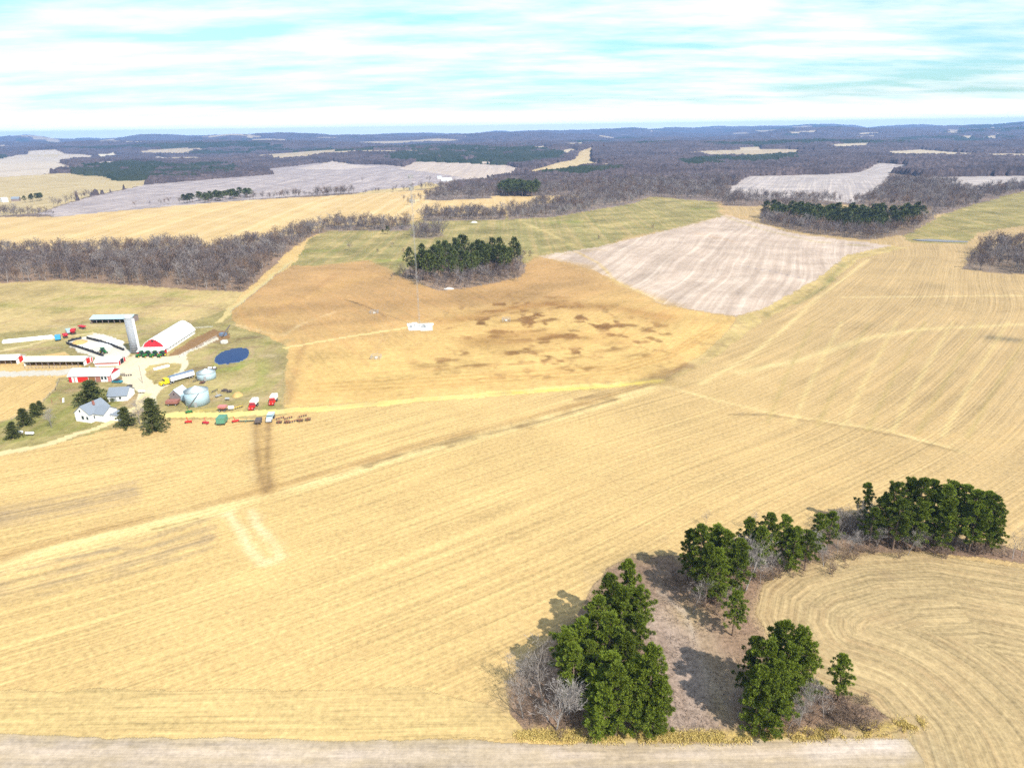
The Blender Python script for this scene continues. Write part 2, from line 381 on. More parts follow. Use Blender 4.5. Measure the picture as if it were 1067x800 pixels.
# bottom strip and the grove
zone('headland', [(-200, 722), (200, 718), (420, 716), (530, 740), (556, 768), (400, 772), (-200, 765)], (.50, .36, .155), 'stubble')
BEANP = ('bean_field', [(-300, 764), (0, 766), (300, 770), (540, 773), (640, 771), (780, 771), (900, 768), (945, 768), (962, 790), (975, 1000), (-300, 1000)], (.42, .325, .20), 'bean')
CURL = [(930, 900), (936, 800), (925, 757), (905, 732), (850, 712), (805, 680), (788, 640), (795, 612), (820, 594), (880, 578), (960, 575), (1067, 592), (1200, 620)]
SE = zone('stubble_field', CURL+[(1200, 1000), (930, 1000)], (.40, .295, .15), 'curved')
BEAN = zone(*BEANP)
GROVE = zone('grove_floor', [(530, 742), (526, 715), (545, 690), (575, 668), (600, 640), (632, 592), (660, 577), (700, 578), (740, 585), (790, 568), (850, 556), (890, 540), (960, 556), (1040, 568), (1090, 578), (1090, 590), (1040, 582), (960, 574), (880, 577), (820, 593), (794, 612), (787, 640), (804, 680), (850, 713), (905, 733), (945, 758), (905, 767), (780, 770), (640, 770), (556, 768)], (.235, .155, .105), 'wood')
# the farm
zone('farmyard', [(-60, 440), (14, 428), (40, 412), (62, 394), (90, 388), (70, 366), (30, 372), (-60, 378), (-60, 352), (60, 342), (100, 332), (160, 331), (200, 335), (238, 322), (246, 340), (278, 350), (300, 362), (296, 400), (296, 425), (320, 429), (260, 436), (180, 438), (150, 446), (120, 446), (60, 462), (-60, 480)], (.31, .255, .10), 'yard')
zone('lawn', [(-60, 450), (20, 436), (45, 420), (62, 404), (112, 404), (135, 425), (120, 438), (70, 452), (-60, 474)], (.23, .215, .065), 'yard')
zone('hay_field', [(-60, 392), (60, 393), (58, 405), (40, 422), (10, 437), (-60, 446)], (.50, .34, .14), 'stubble')
zone('mud_yard', [(172, 372), (202, 352), (222, 343), (238, 345), (241, 352), (212, 359), (190, 370)], (.24, .14, .065), 'mud')
zone('gravel_yard', [(118, 383), (125, 376), (142, 370), (172, 371), (192, 369), (196, 378), (189, 390), (178, 400), (172, 404), (166, 412), (163, 420), (150, 428), (142, 424), (146, 412), (140, 404), (128, 398), (126, 390)], (.60, .52, .36), 'gravel')
zone('grass_island', [(152, 385), (158, 380), (176, 377), (188, 380), (184, 388), (172, 400), (162, 400), (154, 392)], (.38, .30, .11), 'yard')
zone('concrete_yard', [(68, 357), (90, 350), (102, 346.5), (115, 350), (140, 366), (128, 376), (115, 378), (100, 373), (80, 366)], (.58, .54, .46), 'gravel')
zone('concrete_yard', [(-60, 387), (60, 385.5), (84, 384), (76, 389), (60, 391), (-60, 394)], (.50, .46, .39), 'gravel')
zone('concrete_yard', [(186, 371), (226, 351), (229, 353), (200, 366), (190, 373)], (.55, .50, .40), 'gravel')
zone('pond_bank', [(215, 385), (214, 374), (222, 364), (244, 359), (264, 361), (266, 372), (252, 384), (232, 389)], (.26, .24, .075), 'yard')
PONDP = [(223, 377), (225, 371.5), (231, 367), (242, 363.8), (250, 362.9), (256.5, 363.2), (259.5, 366.5), (258.5, 371), (255, 374.5), (249, 377), (237, 379.4), (228, 379.8)]
POND = zone('pond', PONDP, (.02, .09, .30), 'pond')
# lanes
def ribbon(pts, wm):
    c = W(pts); t = np.gradient(c, axis=0); t /= np.linalg.norm(t, axis=1)[:, None]; nn = np.c_[-t[:, 1], t[:, 0]]
    return np.r_[c+nn*wm/2, (c-nn*wm/2)[::-1]]
def lane(name, pts, wm, col, mat): ZONES.append((name, ribbon(pts, wm), np.array(col), mat))
lane('lane', [(-60, 483), (0, 473), (50, 463), (100, 446), (124, 435), (146, 422), (156, 410)], 4.0, (.60, .48, .25), 'gravel')
lane('lane', [(150, 436), (180, 432), (240, 431.5), (290, 429), (340, 425.5), (430, 417.5), (560, 406.5), (640, 401), (690, 395)], 5.2, (.68, .53, .18), 'gravel')
lane('access_track', [(296, 363), (340, 355), (380, 348), (426, 341)], 3.2, (.60, .44, .18), 'gravel')
lane('lane', [(100, 346), (60, 352), (20, 362), (-60, 378)], 3.0, (.50, .40, .2), 'gravel')
lane('lane', [(228, 337), (240, 322), (262, 306), (288, 284), (303, 273)], 4.0, (.50, .39, .17), 'gravel')
zone('gravel_pad', [(426, 337), (450, 336.5), (450.5, 344), (426, 344.5)], (.70, .69, .66), 'gravel')
NAMES = ['stubble_field', 'woodland_floor']+[z[0] for z in ZONES]
MKEYS = ['stubble', 'wood']+[z[3] for z in ZONES]
WOODY = [i for i, n in enumerate(NAMES) if n == 'woodland_floor']

def zone_of(x, y, warp=True):
    r = np.hypot(x, y)
    wl = np.clip(r*.03, 3, 60); am = np.clip(r*.0028, .6, 6)
    xx, yy = (x+am*vn(x/9, y/9, 31)+am*.5*vn(x/3, y/3, 32), y+am*vn(x/9, y/9, 33)+am*.5*vn(x/3, y/3, 34)) if warp else (x, y)
    z = np.where(r+40*vn(x/150, y/150, 36) < 1010, 0, 1).astype(np.int32)
    # far fields nobody drew: clearings in the distant woods
    cl = (r > 2700) & (vn(x/520, y/300, 41)+.35*vn(x/170, y/170, 42) > .62)
    for i, (nm, poly, c, mk) in enumerate(ZONES):
        x0, y0 = poly.min(0)-3; x1, y1 = poly.max(0)+3
        k = np.nonzero((xx >= x0) & (xx <= x1) & (yy >= y0) & (yy <= y1))[0]
        if len(k) == 0: continue
        if nm == 'pond': q = pip(x[k], y[k], poly)
        else: q = pip(xx[k], yy[k], poly)
        z[k[q]] = i+2
    return z, cl

# polar sheet: cells about a pixel wide in the field of view, coarse elsewhere
az = np.concatenate([np.arange(-180, -90, 10), np.arange(-90, -49, 2.0), np.arange(-49, 49.001, .064), np.arange(51, 91, 2.0), np.arange(100, 181, 10)])
rr = [.5, 15, 35, 55]; r_ = 66.
while r_ < 16500:
    rr.append(r_); r_ += min((r_*r_+CAM_H**2)/(FPX*CAM_H)*.95, .0095*r_)
rr = np.array(rr); az = np.radians(az)
RR, AZ = np.meshgrid(rr, az, indexing='ij')
GX = (RR*np.sin(AZ)).ravel(); GY = (RR*np.cos(AZ)).ravel(); GZ = H(GX, GY)
nr, na = RR.shape
Z, CL = zone_of(GX, GY)
r = RR.ravel()
soil = np.zeros((len(GX), 3)); soil[Z == 0] = STRAW
soil[Z == 1] = (.21, .155, .12)
for i, z in enumerate(ZONES): soil[Z == i+2] = z[2]
soil[(Z == 1) & CL] = (.44, .35, .23)
# tone of the big stubble field shifts from golden (left) to drab (right, far)
k = Z == 0
t = smooth(-60, 240, GX[k]+.15*(GY[k]-150))[:, None]
soil[k] = soil[k]*(1-t)+np.array((.405, .285, .14))*t
k = Z == HAY     # tan and dry near the lane, browner and damper up the slope to the left
t = smooth(300, 480, GY[k]-.25*GX[k]+60*vn(GX[k]/90, GY[k]/90, 46))[:, None]
soil[k] = np.array((.56, .375, .14))*(1-t)+np.array((.40, .245, .105))*t
# rows
k = np.isin(Z, [i for i, n in enumerate(NAMES) if n == 'grass_strip'])
rows = np.c_[GX, GY, np.zeros(len(GX))]
TR = W([(0, 575), (280, 515), (430, 470), (680, 400), (820, 330), (925, 262)])
Am = np.c_[2*TR, np.ones(len(TR))]; sol = np.linalg.lstsq(Am, (TR**2).sum(1), rcond=None)[0]
cx, cy = sol[0], sol[1]
k = (Z == 0)
rows[k, 0] = np.hypot(GX[k]-cx, GY[k]-cy)+6*vn(GX[k]/120, GY[k]/120, 51); rows[k, 1] = np.arctan2(GY[k]-cy, GX[k]-cx)*300
for idx, line in ((SE, CURL), (BEAN, [(-300, 764), (0, 766), (540, 773), (960, 764), (1500, 764)]), (GR2, [(740, 206), (779, 183), (860, 181), (893, 179), (925, 168)]), (HAY, [(238, 322), (297, 425), (430, 415), (640, 400), (715, 381), (766, 331)])):
    k = np.nonzero(Z == idx)[0]; d, a = dist_line(GX[k], GY[k], W(line)); rows[k, 0] = d; rows[k, 1] = a
k = Z == NAMES.index('headland')
rows[k, 0] = GY[k]; rows[k, 1] = GX[k]
a, b = A2(700, 248), A2(632, 292); dv = (b-a)/np.linalg.norm(b-a); k = Z == PINK
rows[k, 0] = GX[k]*-dv[1]+GY[k]*dv[0]+5*vn(GX[k]/70, GY[k]/70, 55); rows[k, 1] = GX[k]*dv[0]+GY[k]*dv[1]

# worn marks: wheel tracks, washes, damp patches: (photo polyline, width m, colour, strength, raggedness)
def mark(pts, wm, col, s, rag=.5, only=None):
    p = W(pts); x0, y0 = p.min(0)-3*wm; x1, y1 = p.max(0)+3*wm
    k = np.nonzero((GX > x0) & (GX < x1) & (GY > y0) & (GY < y1) & (r > 60))[0]
    if only is not None: k = k[np.isin(Z[k], only)]
    if len(k) == 0: return
    d, a = dist_line(GX[k], GY[k], p)
    d = d*(1+rag*.8*vn(GX[k]/(wm*1.1), GY[k]/(wm*1.1), 61))
    w = np.exp(-(d/(wm*.5))**2)*s*np.clip(1-rag*.9*(.5+.5*fbm(GX[k]/(wm*3), GY[k]/(wm*3), 63, 3)), 0, 1)
    w = w[:, None]; soil[k] = soil[k]*(1-w)+np.array(col)*w
DK = (.25, .17, .08); LT = (.68, .52, .24); RU = (.40, .24, .085)
mark([(0, 586), (90, 562), (190, 537), (280, 516), (360, 494), (430, 472), (530, 447), (620, 423), (680, 402)], 6, LT, .95, .35)
mark([(0, 581), (90, 556), (190, 533), (280, 509), (360, 487), (420, 468), (530, 440), (620, 417), (680, 398)], 4.5, (.33, .2, .08), .9, .6)
mark([(380, 484), (430, 470), (480, 458), (560, 440), (640, 416)], 3.2, (.2, .13, .06), .95, .8)
mark([(0, 596), (60, 580), (160, 552), (240, 532)], 5, LT, .6, .5)
mark([(160, 551), (185, 545), (205, 540)], 1.2, (.2, .15, .05), .8, .6)
mark([(238, 535), (250, 552), (262, 575), (275, 586), (292, 580), (283, 562), (268, 548), (262, 532)], 3.0, (.64, .51, .28), .95, .45)
mark([(272, 440), (272, 470), (274, 495), (280, 514)], 9, (.42, .27, .105), .8, .4)
mark([(266, 440), (266, 460), (270, 490), (278, 512)], 3.4, (.25, .155, .065), .95, .4)
mark([(280, 440), (279, 460), (279, 490), (282, 508)], 2.4, (.24, .15, .065), .95, .5)
mark([(262, 440), (262, 470), (264, 500)], 2.5, (.5, .37, .18), .6, .5)
for yy, w_, s_ in ((545, 5, .9), (539, 3, .8), (533, 3, .5), (552, 3, .5)): mark([(-20, yy), (60, yy-14), (140, yy-30)], w_, (.28, .205, .125), s_, .6)
for yy, w_, s_ in ((622, 3.5, .8), (612, 3, .7), (602, 2.2, .6), (632, 2, .5)): mark([(-20, yy), (60, yy-16), (140, yy-36), (220, yy-62)], w_, (.29, .215, .125), s_, .8)
mark([(60, 583), (120, 572), (140, 571)], 1.5, (.22, .17, .11), .8, .8)
# right field: the wash, cross track, pale strips
mark([(690, 402), (740, 415), (800, 430), (860, 439), (930, 450), (1000, 470)], 3.0, LT, .75, .5)
mark([(760, 432), (800, 432), (860, 441), (930, 453), (1005, 472)], 2.2, (.2, .14, .07), .95, .8)
mark([(690, 405), (770, 424), (900, 448), (1067, 462)], 6, (.45, .31, .14), .6, .5)
mark([(770, 388), (830, 376), (905, 352), (960, 343), (1067, 338)], 5, (.58, .45, .21), .75, .4)
mark([(880, 310), (960, 309), (1067, 308)], 4, (.58, .45, .22), .7, .4)
mark([(840, 340), (900, 342), (940, 350)], 1.5, DK, .5, .5)
mark([(1035, 352), (1067, 355), (1110, 358)], 12, (.17, .14, .085), .9, .4)
mark([(1040, 325), (1067, 322)], 3, DK, .6, .9)
for q in range(9):
    x = 800+q*26
    mark([(x, 440+q*2), (x+18+q*2, 395), (x+48+q*3, 335)], 2.0, (.56, .43, .19) if q % 2 else (.34, .26, .10), .55, .4)
mark([(905, 270), (880, 290), (850, 312), (820, 340), (780, 372), (730, 400)], 3, LT, .6, .4)
mark([(600, 416), (640, 408), (680, 400), (700, 392), (720, 383), (760, 352)], 5, (.2, .13, .06), .9, 1.0)
mark([(660, 398), (690, 392), (715, 380)], 6, (.22, .13, .06), .9, 1.0)
mark([(880, 274), (868, 288), (858, 300), (830, 316)], 5, (.20, .19, .07), .9, .8)
mark([(930, 258), (895, 266), (868, 285), (840, 306), (795, 330)], 3, (.28, .215, .09), .9, .9)
# hay field: damp brown top, manure smears, drain line
mark([(250, 328), (290, 322), (330, 318), (420, 315), (520, 310), (560, 300)], 26, (.30, .18, .075), .7, .5, [HAY])
mark([(262, 335), (300, 342), (360, 335), (430, 330)], 14, (.29, .175, .075), .7, .6, [HAY])
mark([(300, 315), (345, 300), (400, 285)], 16, (.48, .29, .11), .7, .4, [HAY])
mark([(300, 285), (360, 278), (385, 275), (420, 292), (470, 303)], 30, (.39, .24, .105), .6, .5, [HAY])
mark([(280, 330), (330, 300), (350, 285)], 6, (.32, .185, .08), .6, .5, [HAY])
mark([(358, 312), (380, 318), (402, 330)], 1.5, (.22, .13, .06), .9, .4)
for x, y, w_ in ((545, 325, 9), (560, 335, 8), (530, 335, 7), (508, 330, 6), (520, 350, 7), (540, 356, 8), (555, 345, 7), (575, 350, 6), (600, 352, 6), (625, 366, 5), (640, 358, 5), (600, 372, 5), (565, 365, 7), (530, 367, 5), (548, 378, 5), (505, 380, 6), (467, 376, 5), (447, 382, 6), (480, 382, 4), (660, 370, 4), (585, 383, 4), (558, 392, 4), (500, 395, 4), (615, 383, 4), (650, 362, 5)):
    mark([(x-w_*1.3, y+1.2), (x, y), (x+w_*1.5, y-1)], w_*.75, (.17, .085, .03), .8, .8, [HAY])
for px_, py_, ra_, s_ in ((545, 322, 38, 1.), (580, 335, 44, 1.), (520, 334, 34, 1.), (625, 352, 38, .9), (490, 374, 26, .8), (555, 356, 40, .9), (650, 345, 34, .7), (600, 376, 26, .7), (545, 378, 24, .7)):
    c_ = A2(px_, py_); k = np.nonzero((Z == HAY) & (np.hypot(GX-c_[0], GY-c_[1]) < ra_*1.6))[0]
    d_ = np.hypot(GX[k]-c_[0], GY[k]-c_[1])/ra_
    w_ = smooth(.15, .95, fbm(GX[k]/8, GY[k]/9, 47, 4)+.12-.4*d_**2)*s_*.8*np.clip(1.5-d_, 0, 1)
    soil[k] = soil[k]*(1-w_[:, None])+np.array((.17, .085, .03))*w_[:, None]
mark([(480, 333), (530, 322), (580, 316), (640, 320), (690, 330)], 18, (.29, .15, .05), .75, .7, [HAY])
mark([(500, 355), (560, 350), (640, 352)], 24, (.33, .18, .06), .7, .8, [HAY])
mark([(300, 420), (306, 395), (312, 370), (318, 358)], 4, (.36, .22, .09), .7, .4, [HAY])
for dy in (0, 4, 8): mark([(330, 408-dy), (430, 403-dy), (540, 396-dy), (640, 389-dy), (700, 372-dy), (750, 345-dy)], 2, (.42, .23, .07), .6, .4, [HAY])
mark([(300, 355), (280, 365), (290, 378), (297, 398), (294, 420)], 7, (.27, .21, .10), .75, .5)
mark([(245, 338), (275, 346), (293, 350), (320, 335), (350, 325)], 3, (.56, .42, .22), .7, .7)
# pink field: orange knolls and the tan path across
mark([(560, 267), (610, 278), (640, 296), (700, 318)], 12, (.43, .28, .12), .8, .5)
mark([(600, 262), (625, 275), (640, 292), (690, 315)], 3.5, (.52, .36, .14), .9, .5)
mark([(725, 243), (745, 247), (765, 252)], 10, (.46, .29, .17), .6, .6, [PINK])
mark([(772, 277), (805, 283), (840, 291)], 1.4, (.22, .19, .2), .8, .3, [PINK])
mark([(756, 226), (790, 238), (850, 252), (925, 258)], 4, (.40, .31, .12), .9, .4)
mark([(750, 210), (752, 222), (762, 226), (800, 226)], 9, (.52, .33, .17), .8, .4)
# pasture: paths and bare knolls
PAST = NAMES.index('pasture')
for pl in ([(560, 240), (620, 236), (690, 228), (745, 224)], [(545, 232), (570, 242), (590, 252), (600, 258)]): mark(pl, 6, (.47, .37, .15), .7, .4, [PAST])
for x, y in ((400, 246), (470, 240), (480, 236), (440, 262), (700, 218), (640, 222), (600, 245), (350, 268), (660, 240)): mark([(x-12, y), (x+12, y-1)], 9, (.43, .33, .14), .75, .7, [PAST])
for x, y in ((330, 262), (400, 272), (520, 262), (590, 232), (740, 218), (440, 285)): mark([(x-18, y), (x+18, y-1)], 14, (.25, .26, .06), .8, .6, [PAST])
DP = NAMES.index('dry_pasture')
for pl in ([(60, 312), (120, 308), (190, 305)], [(0, 318), (70, 322), (150, 318)], [(90, 300), (150, 303), (200, 310)]): mark(pl, 9, (.30, .27, .08), .8, .8, [DP])
for pl in ([(150, 320), (190, 318), (230, 322)], [(120, 314), (160, 310), (200, 314)], [(60, 335), (110, 328)]): mark(pl, 5, (.31, .21, .11), .8, .9, [DP])
# farm ground
YD = [i for i, n in enumerate(NAMES) if n in ('farmyard', 'dry_pasture', 'pond_bank', 'lawn')]
for pl, w_, c_ in (([(60, 345), (90, 338), (140, 342)], 8, (.40, .32, .17)), ([(5, 366), (60, 362)], 5, (.33, .22, .12)), ([(180, 350), (165, 345), (150, 348)], 6, (.28, .22, .11)),
                   ([(140, 345), (180, 333)], 10, (.34, .25, .13)), ([(195, 400), (260, 400)], 8, (.36, .28, .13)), ([(205, 428), (250, 425)], 4, (.62, .47, .10)),
                   ([(270, 375), (275, 390), (268, 402), (250, 408)], 5, (.24, .25, .06)), ([(225, 384), (245, 384), (262, 376)], 4, (.22, .25, .05)), ([(242, 415), (282, 412)], 8, (.30, .24, .11)),
                   ([(126, 404), (140, 420), (150, 432)], 6, (.36, .26, .16)), ([(20, 378), (30, 376)], 3, (.5, .38, .2)), ([(240, 345), (262, 350), (280, 352)], 5, (.40, .34, .15)), ([(170, 441), (180, 437), (230, 436)], 4, (.46, .26, .10))):
    mark(pl, w_, c_, .85, .7, YD)
g = np.random.default_rng(44)
for q in range(46):
    x, y = g.uniform(60, 292), g.uniform(336, 432); L_ = g.uniform(4, 14)
    mark([(x-L_, y+g.normal()), (x+L_, y+g.normal())], g.uniform(2, 6), [(.20, .135, .075), (.42, .33, .19), (.17, .17, .05), (.30, .20, .10)][q % 4], .85, .55, YD)
mark([(217, 380), (219, 372), (228, 364), (244, 360), (260, 361), (264, 368), (256, 379)], 3, (.36, .25, .15), .8, .7)
for pl in ([(303, 278), (330, 277), (385, 271), (418, 288), (440, 298)], [(545, 276), (560, 268), (620, 260), (655, 247), (700, 239), (756, 224)], [(340, 240), (400, 237), (450, 227), (530, 227), (620, 214), (680, 206)], [(690, 398), (640, 402), (560, 407), (430, 417), (300, 427)]):
    mark(pl, 7, (.36, .25, .105), .8, 1.0)
# grove floor: pale brash in the clearing, dark duff under trees; edge shadows come from the trees themselves
mark([(690, 650), (710, 690), (722, 730), (715, 755)], 12, (.40, .31, .25), .8, .4, [GROVE])
mark([(680, 600), (700, 640)], 8, (.33, .24, .16), .6, .5, [GROVE])
mark([(720, 640), (745, 690), (752, 740)], 6, (.40, .30, .13), .6, .8, [GROVE])
for pl in ([(690, 618), (715, 640), (735, 700), (760, 740)],): mark(pl, 1.5, (.46, .38, .3), .6, .9, [GROVE])
mark([(560, 763), (640, 766), (760, 766), (900, 762), (930, 757)], 2.6, (.55, .40, .11), .95, .4)
mark([(620, 590), (650, 580), (690, 575)], 3, (.44, .31, .13), .8, .6)
for pl in ([(526, 740), (526, 715), (545, 690), (575, 668), (600, 640), (632, 592), (660, 577), (700, 578), (740, 585), (790, 568), (850, 556), (890, 540), (960, 556), (1040, 568)], CURL[3:11]):
    mark(pl, 2.6, (.38, .275, .14), .9, .9); mark(pl, 5, (.33, .235, .13), .5, 1.2)
mark([(540, 409), (590, 405.5), (640, 402), (690, 396)], 3, (.60, .47, .09), .8, .6)
for q in range(9): mark([(870+q*12, 768+q*4), (915+q*8, 775+q*5), (968, 786+q*8)], 4, (.40, .30, .16), .85, .6)
# bean strip
for yy, c_, w_ in ((776, (.33, .27, .21), 1.6), (786, (.50, .41, .34), 3), (798, (.34, .28, .23), 1.6), (812, (.50, .42, .34), 3)): mark([(-60, yy-4), (300, yy), (640, yy+1), (940, yy-4)], w_, c_, .75, .6, [BEAN])
mark([(850, 785), (905, 778), (950, 775)], 4, (.60, .52, .48), .7, .5, [BEAN])
mark([(955, 770), (985, 790), (1005, 815)], 6, (.36, .28, .16), .7, .5)

faces = (np.arange(nr-1)[:, None]*na+np.arange(na-1)[None, :]).ravel()
FQ = np.c_[faces, faces+1, faces+na+1, faces+na][:, [0, 1, 2, 3]]
FQ = FQ[:, ::-1]
zf = Z[FQ[:, 3]]
pond_mat = None
def water_mat(name, col, ro=.15):
    m, nt = new_mat(name); N = NT(nt)
    pos = N.n('ShaderNodeNewGeometry').outputs['Position']
    N.out(c4(col), ro, .06, N.noise(pos, .8, 4, .6), .02, .5); return m
MATS['pond'] = water_mat('pond_water', (.001, .026, .105))
def sheet(name, fsel, mat, kind='structure'):
    used, inv = np.unique(FQ[fsel].ravel(), return_inverse=True)
    V = np.c_[GX[used], GY[used], GZ[used]]
    o = mesh_np(name, V, [inv.reshape(-1, 4)], mat, smooth_=True)
    at_ = o.data.attributes.new('soil', 'FLOAT_COLOR', 'POINT'); at_.data.foreach_set('color', np.c_[soil[used], np.ones(len(used))].astype(np.float32).ravel())
    ar = o.data.attributes.new('rows', 'FLOAT_VECTOR', 'POINT'); ar.data.foreach_set('vector', rows[used].astype(np.float32).ravel())
    tag(o, kind=kind); return o
for i in np.unique(zf):
    sheet(NAMES[i], zf == i, MATS[MKEYS[i]])
# the stream at the right and its pale reach
def flat_water(name, pts):
    w = W(pts); zz = float(H(w[:, 0], w[:, 1]).max())+.08
    o = mesh_np(name, np.c_[w, np.full(len(w), zz)], [np.arange(len(w))[None, ::-1]], water_mat(name+'_water', (.22, .215, .215), .6)); tag(o, kind='structure')
    return o
flat_water('stream', [(950, 250), (968, 249.4), (990, 250.6), (1008, 251.4), (1009, 252.6), (985, 252.6), (958, 251.4)])

# ------------------------------------------------------------------ trees
def tris_from_blades(base, d, L, wd, g):
    """diamond shaped tufts: base (n,3), direction (n,3)"""
    n = len(base)
    s = np.cross(d, g.normal(size=(n, 3))); s /= np.linalg.norm(s, axis=1)[:, None]+1e-9
    mid = base+d*(L*.45)[:, None]; tip = base+d*L[:, None]
    V = np.stack([base, mid+s*wd[:, None], tip, mid-s*wd[:, None]], 1).reshape(-1, 3)
    F = np.arange(4*n).reshape(n, 4)
    return V, F
def tubes(segs, n=4):
    """tapered prisms for an array of (p0, p1, ra, rb)"""
    p0 = np.array([s[0] for s in segs]); p1 = np.array([s[1] for s in segs]); ra = np.array([s[2] for s in segs]); rb = np.array([s[3] for s in segs])
    d = p1-p0; d /= np.linalg.norm(d, axis=1)[:, None]+1e-9
    ref = np.where(np.abs(d[:, 2:3]) < .9, np.array([[0, 0, 1.]]), np.array([[1., 0, 0]]))
    a = np.cross(d, ref); a /= np.linalg.norm(a, axis=1)[:, None]; b = np.cross(d, a)
    V = []
    for k in range(n):
        t = 2*math.pi*k/n; c = math.cos(t)*a+math.sin(t)*b
        V.append(p0+c*ra[:, None])
    for k in range(n):
        t = 2*math.pi*k/n; c = math.cos(t)*a+math.sin(t)*b
        V.append(p1+c*rb[:, None])
    V = np.stack(V, 1).reshape(-1, 3); m = len(segs); o = (np.arange(m)*2*n)[:, None]
    F = np.concatenate([o+np.array([[k, (k+1) % n, n+(k+1) % n, n+k]]) for k in range(n)])
    return V, F

def pine_geo(seed, h=18., Rm=3.2, nb=60, clumps=3, tufts=24, tl=.75, base=.22, kind='round', sides=7, tw_=(.2, .34)):
    g = np.random.default_rng(seed)
    segs = []; bend = g.normal(size=2)*.25
    zs = np.linspace(0, h*.97, 9); tr = lambda z: .018*h*(1-z/h*.93)
    pt = lambda z: np.array([bend[0]*(z/h)**2, bend[1]*(z/h)**2, z])
    for a, b in zip(zs[:-1], zs[1:]): segs.append((pt(a), pt(b), tr(a), tr(b)))
    C = []; D = []
    for i in range(nb):
        t = (i+g.random())/nb; z = h*(base+(1-base)*t**.92)
        if kind == 'round': prof = (math.sin(math.pi*min(1, (t*.86+.14))**.85)**.75)*(1-.25*t)
        elif kind == 'cone': prof = (1-t)**.85+.05
        else: prof = .75*(1-t**3)+.12
        az_ = i*2.399+g.normal()*.5; L = Rm*prof*g.uniform(.45, 1.4)+.25
        rise = g.uniform(.05, .45)*L if kind != 'cone' else -g.uniform(.05, .35)*L
        p0 = pt(min(z, h*.96)); p1 = p0+np.array([math.cos(az_)*L, math.sin(az_)*L, rise])
        segs.append((p0, p1, .012*h*(1-t)*.35+.02, .012))
        for c in range(clumps):
            f = 1-c*.33*g.uniform(.6, 1.1); pc = p0+(p1-p0)*f+g.normal(size=3)*.22
            C.append(pc); D.append((p1-p0)/np.linalg.norm(p1-p0))
    # dead lower limbs
    for i in range(10):
        z = h*g.uniform(.06, base+.05); a = g.random()*6.28; L = g.uniform(.6, 1.8)
        segs.append((pt(z), pt(z)+np.array([math.cos(a)*L, math.sin(a)*L, g.uniform(-.3, .3)]), .03, .008))
    for k in range(5): C.append(pt(h*.95)+np.array([0, 0, .1*k])+g.normal(size=3)*.2); D.append(np.array([0, 0, 1.]))
    C = np.array(C); D = np.array(D); n = len(C)*tufts
    Ci = np.repeat(C, tufts, 0); Di = np.repeat(D, tufts, 0)
    rv = g.normal(size=(n, 3)); rv /= np.linalg.norm(rv, axis=1)[:, None]
    d = rv*.9+Di*.5+np.array([0, 0, .35]); d /= np.linalg.norm(d, axis=1)[:, None]
    cs = tl*1.05
    basep = Ci+rv*cs*np.array([.55, .55, .4])*g.random((n, 1))**.5
    L = tl*g.uniform(.55, 1.15, n); Vc, Fc = tris_from_blades(basep, d, L, L*g.uniform(*tw_, n), g)
    Vt, Ft = tubes(segs, sides if sides < 5 else 5)
    return (Vt, Ft), (Vc, Fc)

def bare_geo(seed, h=12., spread=.55, depth=4, kids=(5, 5, 4, 3), twig=True, tw=.045, thick=.018, stem=.3, sides=4, nst=1, ntw=3):
    g = np.random.default_rng(seed); segs = []; tips = []
    def grow(p, d, L, ra, lev):
        n = 3 if lev < 2 else 2; q = p; rad = ra
        pts = [p]
        for k in range(n):
            d = d+g.normal(size=3)*.13+np.array([0, 0, .06]); d /= np.linalg.norm(d)
            q2 = q+d*L/n; r2 = ra*(1-.55*(k+1)/n); segs.append((q, q2, rad, r2)); q = q2; rad = r2; pts.append(q)
        if lev >= depth: tips.append((pts[0], q)); return
        m = kids[min(lev, len(kids)-1)]
        for j in range(m):
            f = g.uniform(stem if lev == 0 else .25, 1); i = min(int(f*n), n-1); b = pts[i]+(pts[i+1]-pts[i])*(f*n-i)
            a = g.random()*6.283; sd = np.array([math.cos(a), math.sin(a), 0]); nd = d*(1-spread*.55)+sd*spread*g.uniform(.6, 1.3)+np.array([0, 0, .22]); nd /= np.linalg.norm(nd)
            grow(b, nd, L*g.uniform(.5, .78)*(1.0 if lev else 1-.35*f), rad*g.uniform(.5, .7)+.004, lev+1)
    for s_ in range(nst):
        d0 = np.array([g.normal()*.06, g.normal()*.06, 1.]) if nst == 1 else np.array([g.normal()*.4, g.normal()*.4, 1.])
        grow(np.array([g.normal()*.2*(nst > 1), g.normal()*.2*(nst > 1), 0.]), d0/np.linalg.norm(d0), h*.62, h*thick, 0)
    V, F = tubes(segs, sides)
    big = np.array([s[2] for s in segs]) > h*thick*.45
    if twig and tips:
        B = []; D = []
        for a, b in tips:
            for _ in range(ntw): B.append(a+(b-a)*g.uniform(.3, 1)); dd = (b-a)/(np.linalg.norm(b-a)+1e-9)+g.normal(size=3)*.5; D.append(dd/np.linalg.norm(dd))
        B = np.array(B); D = np.array(D); L = h*.075*g.uniform(.6, 1.4, len(B))
        Vw, Fw = tris_from_blades(B, D, L, np.full(len(B), tw), g)
    else: Vw, Fw = np.zeros((0, 3)), np.zeros((0, 4), int)
    V[:, 2] *= h/max(V[:, 2].max(), 1e-3); s_ = 1.0
    if len(Vw): Vw[:, 2] *= h/max(Vw[:, 2].max(), h)
    bf = np.repeat(big[None], sides, 0).ravel()      # F is stacked side by side
    return (V, F[bf]), (V, F[~bf], Vw, Fw)

def compact(V, F):
    u, inv = np.unique(F.ravel(), return_inverse=True); return V[u], inv.reshape(F.shape)

